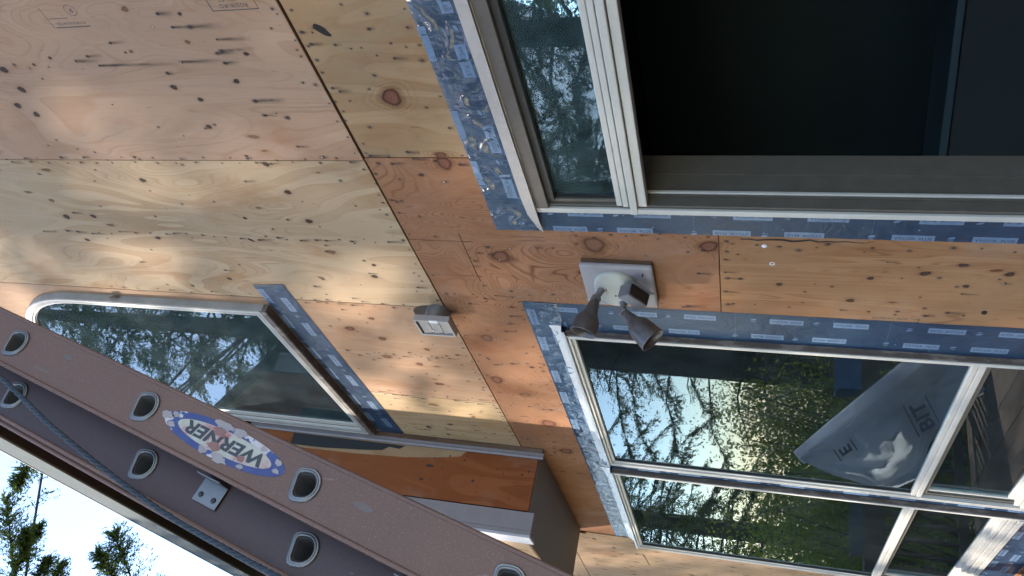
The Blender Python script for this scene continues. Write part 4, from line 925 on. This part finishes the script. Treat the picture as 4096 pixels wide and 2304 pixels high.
for (a_, rr_, sz_, mt_) in [(1.45, .86, .020, 0), (1.75, .84, .013, 0), (4.6, .86, .015, 0), (4.95, .84, .009, 0), (.06, .97, .010, 0), (.3, .90, .007, 0), (5.9, .9, .007, 0), (2.75, .93, .008, 0), (3.3, .9, .006, 0), (2.3, .86, .006, 0), (4.2, .86, .006, 0), (1.3, .45, .014, 1), (4.9, .42, .012, 1), (3.9, .5, .008, 1)]:
    ct_, cn_ = -.464 + .113 * rr_ * math.cos(a_), -.001 + .0245 * rr_ * math.sin(a_); n_ = 14; cq = G()
    cq.add([LP(ct_ + sz_ * math.cos(k_ * 6.283 / n_) * rc.uniform(.6, 1.25), cn_ + min(sz_ * .55, .0058) * math.sin(k_ * 6.283 / n_) * rc.uniform(.6, 1.3), .0012 + .0005 * mt_) for k_ in range(n_)], [tuple(range(n_))])
    cq.build('chipped_spot', ('chip_white', 'chip_red')[mt_], stk)
# scuff marks
sq = G()
for (t_, n_, a_, b_) in [(-.12, .012, .010, .004), (-.705, .004, .016, .005), (-.09, -.022, .020, .0015), (-.13, -.026, .006, .001)]:
    sq.add([LP(t_ + a_ * math.cos(k_ * .6283) * (1 + .4 * noise3((k_, t_ * 9, 0))), n_ + b_ * math.sin(k_ * .6283) * (1 + .4 * noise3((k_, 3, t_ * 9))), .0004) for k_ in range(10)], [tuple(range(10))])
sq.build('scuff', plain('scuff_grey', (.15, .115, .11), .7), lad)
# hauling rope: three laid strands
rp = G(); ctrl = [(.9, .02, .006), (.35, -.008, .006), (-.02, -.058, .007), (-.21, -.090, .006), (-.40, -.1125, -.030), (-.56, -.115, -.030), (-.70, -.113, -.030), (-1.1, -.112, -.030), (-1.6, -.10, -.030)]
path = []
for i in range(len(ctrl) - 1):
    p0 = ctrl[max(i - 1, 0)]; p1 = ctrl[i]; p2 = ctrl[i + 1]; p3 = ctrl[min(i + 2, len(ctrl) - 1)]; n = max(4, int(abs(p2[0] - p1[0]) / .0022))
    for k_ in range(n):
        s_ = k_ / n; path.append(tuple(.5 * ((2 * b_) + (c_ - a_) * s_ + (2 * a_ - 5 * b_ + 4 * c_ - d_) * s_ * s_ + (-a_ + 3 * b_ - 3 * c_ + d_) * s_ ** 3) for a_, b_, c_, d_ in zip(p0, p1, p2, p3)))
for sct in range(3):
    pts = []
    for i, (t_, n_, x_) in enumerate(path):
        a_ = i * .36 + sct * 2.0944; pts.append(LP(t_, n_ + .0020 * math.sin(a_), x_ + .0020 * math.cos(a_)))
    rp.tube(pts, .0023, 6, caps=False)
rope = rp.build('rope', 'rope_blue', lad)
fq = G()
for _ in range(420):
    t_, n_, x_ = path[random.randrange(len(path))]; p = LP(t_, n_, x_); d_ = Vector((random.gauss(0, 1), random.gauss(0, 1), random.gauss(0, 1))).normalized()
    e_ = d_.orthogonal().normalized() * .0003; p2 = p + d_ * random.uniform(.005, .011); fq.add([p - e_, p + e_, p2], [(0, 1, 2)])
fq.build('fray', 'rope_blue', rope, kind='stuff')

# ------------------------------------------------------------------ deck end: railing, wrap, tubs (seen mirrored in the panes)
XR, ZR = -8.20, -.93
rl = thing('deck_railing', 'dark wooden deck railing seen mirrored in the window glass', 'railing')
G().box(XR - .07, XR + .07, -3.2, 2.10, ZR - .038, ZR).build('top_rail', 'rail_wood', rl, bevel=.004)
G().box(XR + .02, XR + .058, -3.2, 2.10, ZR - .178, ZR - .0385).build('top_rail', 'rail_wood', rl, bevel=.003)
G().box(XR - .02, XR + .018, -3.2, 2.10, FLOOR + .08, FLOOR + .17).build('bottom_rail', 'rail_wood', rl, bevel=.003)
bm_ = G().box(-.018, .018, -.018, .018, 0, ZR - .04 - FLOOR - .172).mesh('baluster')
for k in range(37):
    o = link('baluster', bm_, 'rail_wood', rl); o.location = (XR, 2.0 - k * .14, FLOOR + .1715)
for y in (2.02, .3, -1.4, -3.1): G().box(XR - .045 - .07, XR - .071, y - .045, y + .045, FLOOR - .3, ZR - .002).build('post', 'rail_wood', rl, bevel=.003)
# roll of house wrap leaning over the rail, its loose end hanging
RWm = Matrix([list(r) for r in RW])
def ray(px, py): return RWm @ Vector((px - 2048, py - 1152, 3343.78))
def mir(px, py, X):
    r = ray(px, py); p = r * (X / r.x); return Vector((p.x, 2 * D - p.y, p.z))
hw = thing('house_wrap', 'loose white building wrap with printed letters draped by the deck, mirrored in the glass', 'sheet')
tipP = mir(3196, 1822, -8.02); lowP = mir(3668, 1436, -7.75); dirp = (lowP - tipP).normalized()
endP = lowP + dirp * ((FLOOR + .08 - lowP.z) / dirp.z)
q = G(); q.tube([tipP, tipP + (lowP - tipP) * .3, lowP, endP], [.075, .085, .085, .085], 18); q.build('roll', 'wrap', hw)
out = [(3196, 1822), (3320, 1885), (3440, 1932), (3560, 1950), (3660, 1950), (3690, 1800), (3790, 1720), (3905, 1600), (4010, 1530), (4040, 1400), (3668, 1436)]
NU, NV = 26, 18; grid = []
top = [(3196, 1822), (3668, 1436), (3950, 1300)]; bot = [(3205, 1832), (3330, 1890), (3560, 1955), (3680, 1900), (3720, 1760), (3900, 1610), (4030, 1520)]
def along(pl, s_):
    d_ = [0]; 
    for a_, b_ in zip(pl, pl[1:]): d_.append(d_[-1] + math.hypot(b_[0] - a_[0], b_[1] - a_[1]))
    s_ *= d_[-1]
    for i in range(len(pl) - 1):
        if s_ <= d_[i + 1] + 1e-6: f_ = (s_ - d_[i]) / (d_[i + 1] - d_[i]); return (pl[i][0] + (pl[i + 1][0] - pl[i][0]) * f_, pl[i][1] + (pl[i + 1][1] - pl[i][1]) * f_)
    return pl[-1]
def wrapP(u, v_):
    a_ = along(top, u); b_ = along(bot, u); px, py = a_[0] + (b_[0] - a_[0]) * v_, a_[1] + (b_[1] - a_[1]) * v_
    Xu = -8.02 + (.27 / 610) * math.hypot(px - 3196, py - 1822) * (.75 if v_ < .5 else .7)
    cr_ = (1 - 2 * abs(noise3((u * 5 + v_ * 1.5, v_ * 4 - u * 2, 6)))) ** 3
    fold = .10 * cr_ + .13 * noise3((u * 4.0 + v_ * 2, v_ * 2.5, 3)) + .08 * noise3((u * 9 - v_ * 5, v_ * 5 + u * 3, 8)) + .05 * abs(noise3((u * 15, v_ * 13, 1)))
    return mir(px, py, Xu + fold * (.25 + v_) + .07)
for j in range(NV * 2 + 1):
    for i in range(NU * 2 + 1): grid.append(wrapP(i / (NU * 2), j / (NV * 2)))
nu = NU * 2 + 1
q = G(); q.add(grid, [(j * nu + i, j * nu + i + 1, (j + 1) * nu + i + 1, (j + 1) * nu + i) for j in range(NV * 2) for i in range(NU * 2)], True); ws = q.build('hanging_sheet', 'wrap', hw)
def wraptext(s_, px, py, ang, h, X, lines=True):
    v, f, sz = text_mesh(s_, bold=.03); k_ = h / sz[1]; ca, sa = math.cos(ang), math.sin(ang); ux, uy = ca, sa; bx, by = sa, -ca
    q = G(); q.add([mir(px + ux * p[0] * k_ + bx * p[1] * k_, py + uy * p[0] * k_ + by * p[1] * k_, X) for p in v], f)
    if lines:
        hw_ = sz[0] * k_ / 2 + 12
        for sg in (-1, 1):
            o_ = sg * h * .78
            q.add([mir(px + ux * a_ + bx * (o_ + b_), py + uy * a_ + by * (o_ + b_), X) for a_, b_ in ((-hw_, -2.5), (hw_, -2.5), (hw_, 2.5), (-hw_, 2.5))], [(0, 1, 2, 3)])
    q.build('lettering', plain('wrap_ink', (.17, .17, .24), .7), ws)
wraptext('BIT', 3688, 1655, math.radians(-117.5), 62, -7.70)
wraptext('E', 3382, 1790, math.radians(-124), 50, -7.80)
# tubs set along the top rail
def tub(label, y, L, h, wd, mat, dx=0.0):
    t = thing('storage_tub', label, 'tub'); q = G(); z = ZR + .001
    q.add([(XR + dx + sx * wd * s_, y + sy * L * s_, z + dz) for dz, s_ in ((0, .46), (h, .5), (h, .47), (.01, .43)) for sx, sy in ((-1, -1), (1, -1), (1, 1), (-1, 1))],
          [(3, 2, 1, 0)] + [(r * 4 + k_, r * 4 + (k_ + 1) % 4, (r + 1) * 4 + (k_ + 1) % 4, (r + 1) * 4 + k_) for r in range(3) for k_ in range(4)] + [(12, 13, 14, 15)]); q.build('body', mat, t, bevel=.005)
    q = G(); s_ = .52; q.ring(-.5, .5, -.5, .5, .06, 0, .02); q.v = [(XR + dx + x * wd * 1.04, y + z_ * L * 1.04, z + h - .018 + y_) for x, y_, z_ in q.v]; q.build('rim', mat, t)
tub('long navy plastic trough standing on the deck rail, mirrored in the farther window', 1.62, .52, .11, .13, 'navy_plastic')
tub('bright blue plastic tub on the deck rail, mirrored in the nearer paired window', .02, .45, .24, .2, 'blue_plastic')

# ------------------------------------------------------------------ trees beyond the deck
def quads_mesh(name, c, u, v_):
    n = len(c); P_ = np.empty((n, 4, 3)); P_[:, 0] = c - u; P_[:, 1] = c + v_; P_[:, 2] = c + u; P_[:, 3] = c - v_
    me = bpy.data.meshes.new(name); me.vertices.add(n * 4); me.vertices.foreach_set('co', P_.reshape(-1)); me.loops.add(n * 4); me.polygons.add(n)
    me.loops.foreach_set('vertex_index', np.arange(n * 4)); me.polygons.foreach_set('loop_start', np.arange(0, n * 4, 4)); me.update(calc_edges=True); me.validate(); return me
def unit(a): return a / np.maximum(np.linalg.norm(a, axis=-1, keepdims=True), 1e-9)
def spray(rng, path, twig, dens, leaf, C, U, V, wood, flat=.35):
    """one bough: twigs to both sides of its path, needle tufts along every twig"""
    path = np.array(path); seg = np.diff(path, axis=0); L = np.linalg.norm(seg, axis=1).sum(); nt_ = max(4, int(L * dens))
    s_ = rng.uniform(.12, 1, nt_) ** .8; idx = np.minimum((s_ * (len(path) - 1)).astype(int), len(path) - 2); fr = s_ * (len(path) - 1) - idx
    base = path[idx] + seg[idx] * fr[:, None]; t = unit(seg[idx]); side = unit(np.cross(t, np.array([0, 0, 1.0]))); sg = rng.choice([-1, 1], nt_)
    dr = unit(t * rng.uniform(.5, 1.1, (nt_, 1)) + side * sg[:, None] * rng.uniform(.6, 1.1, (nt_, 1)) + np.array([0, 0, 1.0]) * rng.normal(-.15, flat, (nt_, 1)))
    ln = twig * (1.15 - s_) * rng.uniform(.5, 1.2, nt_) + twig * .15
    m = 13; q = rng.uniform(.0, 1, (nt_, m)); pc = base[:, None] + dr[:, None] * (ln[:, None] * q)[..., None]; pc[..., 2] -= .10 * twig * q ** 2
    pc = pc.reshape(-1, 3) + rng.normal(0, leaf * .45, (nt_ * m, 3)); ld = unit(np.repeat(dr, m, 0) + rng.normal(0, .55, (nt_ * m, 3)))
    wv = unit(np.cross(ld, rng.normal(0, 1, (nt_ * m, 3)))); sz = rng.uniform(.6, 1.3, (nt_ * m, 1))
    C.append(pc); U.append(ld * leaf * sz); V.append(wv * leaf * .30 * sz)
    if wood is not None:
        wood.tube([tuple(p) for p in path], list(np.linspace(min(.012 + .008 * L, .032), .006, len(path))), 5, caps=False)
        for k in range(0, nt_, 3): wood.tube([tuple(base[k]), tuple(base[k] + dr[k] * ln[k])], [.007, .003], 3, caps=False)
def bough(rng, o, az, L, droop):
    d_ = np.array([math.cos(az), math.sin(az), 0]); return [o + d_ * L * s_ + np.array([0, 0, 1.0]) * (L * (.12 * s_ - droop * s_ ** 2)) + rng.normal(0, .03 * L, 3) * s_ for s_ in np.linspace(0, 1, 6)]
def conifer(seed, H, R, base, nb, leaf=.050, dens=19, droop=.35, twig=.85):
    rng = np.random.default_rng(seed); C, U, V = [], [], []; wd = G()
    wd.tube([(.15 * noise3((0, k_, seed)), .15 * noise3((5, k_, seed)), H * k_ / 10) for k_ in range(11)], [H * .0135 * (1 - k_ / 10) ** .8 + .02 for k_ in range(11)], 12)
    for i in range(nb):
        f_ = base + (1 - base) * (i / nb) ** .9; h = H * f_; L = R * (1 - (f_ - base) / (1.02 - base)) ** .75 * rng.uniform(.6, 1.1) + .25
        spray(rng, bough(rng, np.array([0, 0, h]), i * 2.399 + rng.normal(0, .3), L, droop), twig * min(1, .35 + L / 4), dens, leaf, C, U, V, wd)
    for i in range(14):          # dead snags below the crown
        spray(rng, bough(rng, np.array([0, 0, H * rng.uniform(.08, base)]), rng.uniform(0, 6.28), rng.uniform(.6, 2.2), .2), .5, 3, .01, C, U, V, wd)
    return wd.mesh('trunk'), quads_mesh('crown', np.concatenate(C), np.concatenate(U), np.concatenate(V))
TV = [conifer(1, 24, 4.6, .30, 100), conifer(2, 20, 3.8, .16, 105, dens=17), conifer(3, 27, 5.2, .36, 95, droop=.5, twig=1.0), conifer(4, 25, 3.0, .38, 85)]
for tm, cm in TV: tm.materials.append(MATS['bark']); cm.materials.append(MATS['needles'])
def tree_at(x, y, var, sc, rz, label, group):
    t = thing('conifer_tree', label, 'tree', group); t.location = (x, y, gz(x, y) - .2); t.scale = (sc, sc, sc * 1.08); t.rotation_euler = (0, 0, rz)
    for nm, me in zip(('trunk', 'crown'), TV[var]):
        o = bpy.data.objects.new(nm, me); COL.objects.link(o); o.parent = t
    return t
spots = [(-17.5, -4.8, 2, .95), (-21, -1.2, 1, 1.0), (-23, -8, 0, 1.0), (-18.5, -9.6, 2, 1.0), (-10.2, -9.4, 0, .95), (-11.5, -12, 2, 1.0), (-7.2, -11.2, 1, 1.0), (-8.9, -6.1, 0, .92), (-6.2, -7.0, 3, .9), (-3.8, -13.5, 0, 1.0), (-27, -4, 2, .9),
         (-22.5, -14, 2, 1.0), (-8.5, -16.5, 0, 1.1), (.5, -13.5, 2, .9), (5, -11, 1, 1.0), (-14.5, -16, 1, 1.15), (-33, -2.5, 1, 1.0), (-36, -7, 1, 1.1), (-30, -16, 1, 1.1), (-29, 1.0, 1, .9), (-34, -20, 1, 1.1), (-24, -17, 1, 1.0)]
for i, (x, y, v_, sc) in enumerate(spots):
    tree_at(x, y, v_, sc, i * 1.7, 'tall dark conifer of the wood mirrored in the window panes', 'conifers of the wood behind the deck')
# the near conifer whose boughs reach into the sky at the lower left
t = thing('conifer_tree', 'conifer with long boughs showing against the bright sky below the eave', 'tree')
bx, by = -13.6, -2.9; t.location = (bx, by, gz(bx, by) - .2)
tm, cm = TV[3]; o = bpy.data.objects.new('trunk', tm); COL.objects.link(o); o.parent = t; o = bpy.data.objects.new('crown', cm); COL.objects.link(o); o.parent = t
rng = np.random.default_rng(11); C_, U_, V_ = [], [], []; wd = G()
def rayat(px, py, dist): return np.array(ray(px, py).normalized() * dist)
def longb(tip, knee, dist, root_z):
    a_ = rayat(*tip, dist); b_ = rayat(*knee, dist + .3); r_ = np.array([bx, by, root_z]); mid_ = (b_ + (b_ - a_) * 1.2)
    base_ = np.array(t.location)
    pts = [r_, mid_ * .55 + r_ * .45, mid_, b_, (a_ + b_) / 2, a_]; return [p - base_ for p in pts]
for tip, knee, dd, rz, tw in [((25, 1985), (55, 2290), 17.5, 10.5, 1.0), ((452, 2128), (520, 2300), 17, 9.8, .8), ((385, 2212), (470, 2330), 17.2, 9.6, .6), ((145, 2105), (100, 2200), 17.8, 10.4, .5), ((185, 2235), (150, 2330), 17.8, 10.2, .55), ((55, 1945), (120, 1850), 18.0, 11.2, .5), ((100, 2120), (60, 2300), 17.4, 10.4, .45), ((240, 2260), (200, 2400), 17.4, 10.4, .5)]:
    p_ = longb(tip, knee, dd, rz); spray(rng, p_, tw, 30, .034, C_, U_, V_, wd, .5)
    tip_ = np.array(p_[-3:]); spray(rng, tip_, tw * .55, 80, .030, C_, U_, V_, wd, .5)
w1 = wd.mesh('long_boughs'); w1.materials.append(MATS['bark']); link('long_boughs', w1, None, t)
n1 = quads_mesh('bough_needles', np.concatenate(C_), np.concatenate(U_), np.concatenate(V_)); n1.materials.append(MATS['needles']); link('bough_needles', n1, None, t)
# leafy shrubs under them
def shrub(seed, n=15000, leaf=.05):
    rng = np.random.default_rng(seed); wd = G(); C, U, V = [], [], []
    for i in range(46):
        az = rng.uniform(0, 6.28); rr = rng.uniform(.1, 1.0) ** .6; h = rng.uniform(1.2, 4.8); tip = np.array([rr * 1.9 * math.cos(az), rr * 1.9 * math.sin(az), h])
        pts = [np.array([.2 * math.cos(az), .2 * math.sin(az), 0]), tip * np.array([.4, .4, .55]), tip]; wd.tube([tuple(p) for p in pts], [.03, .018, .006], 5, caps=False)
        m = n // 46; q = rng.uniform(.35, 1.05, m); c = pts[1] + (tip - pts[1]) * q[:, None] + rng.normal(0, .30, (m, 3)); l_ = unit(rng.normal(0, 1, (m, 3))); w_ = unit(np.cross(l_, rng.normal(0, 1, (m, 3)))); sz = rng.uniform(.6, 1.4, (m, 1)) * leaf
        C.append(c); U.append(l_ * sz); V.append(w_ * sz * .55)
    return wd.mesh('stems'), quads_mesh('leaves', np.concatenate(C), np.concatenate(U), np.concatenate(V))
SV = [shrub(21, 14000, .032), shrub(22, 14000, .032)]
for a_, b_ in SV: a_.materials.append(MATS['bark']); b_.materials.append(MATS['leaves'])
for i, (x, y, sc) in enumerate([(-11.5, 1.2, .95), (-12.3, -.8, 1.05), (-14.5, .6, 1.0), (-13.0, -4.6, 1.0), (-15.6, -2.0, 1.1), (-10.8, -5.6, .95), (-17.5, -.6, 1.1), (-18.5, -6.8, 1.2), (-9.5, -8.2, 1.0), (-6, -9, 1.0), (-20.5, -4.0, 1.5), (-22, -9.5, 1.5), (-16.2, -5.6, 1.3), (-21.5, .8, 1.5)]):
    t = thing('leafy_shrub', 'yellow-green leafy shrub mirrored low in the window panes', 'shrub', 'shrubs beyond the deck'); t.location = (x, y, gz(x, y) - .1); t.scale = (sc, sc, sc); t.rotation_euler = (0, 0, i * 2.1)
    for nm, me in zip(('stems', 'leaves'), SV[i % 2]):
        o = bpy.data.objects.new(nm, me); COL.objects.link(o); o.parent = t

# ------------------------------------------------------------------ dim counter deep in the open room
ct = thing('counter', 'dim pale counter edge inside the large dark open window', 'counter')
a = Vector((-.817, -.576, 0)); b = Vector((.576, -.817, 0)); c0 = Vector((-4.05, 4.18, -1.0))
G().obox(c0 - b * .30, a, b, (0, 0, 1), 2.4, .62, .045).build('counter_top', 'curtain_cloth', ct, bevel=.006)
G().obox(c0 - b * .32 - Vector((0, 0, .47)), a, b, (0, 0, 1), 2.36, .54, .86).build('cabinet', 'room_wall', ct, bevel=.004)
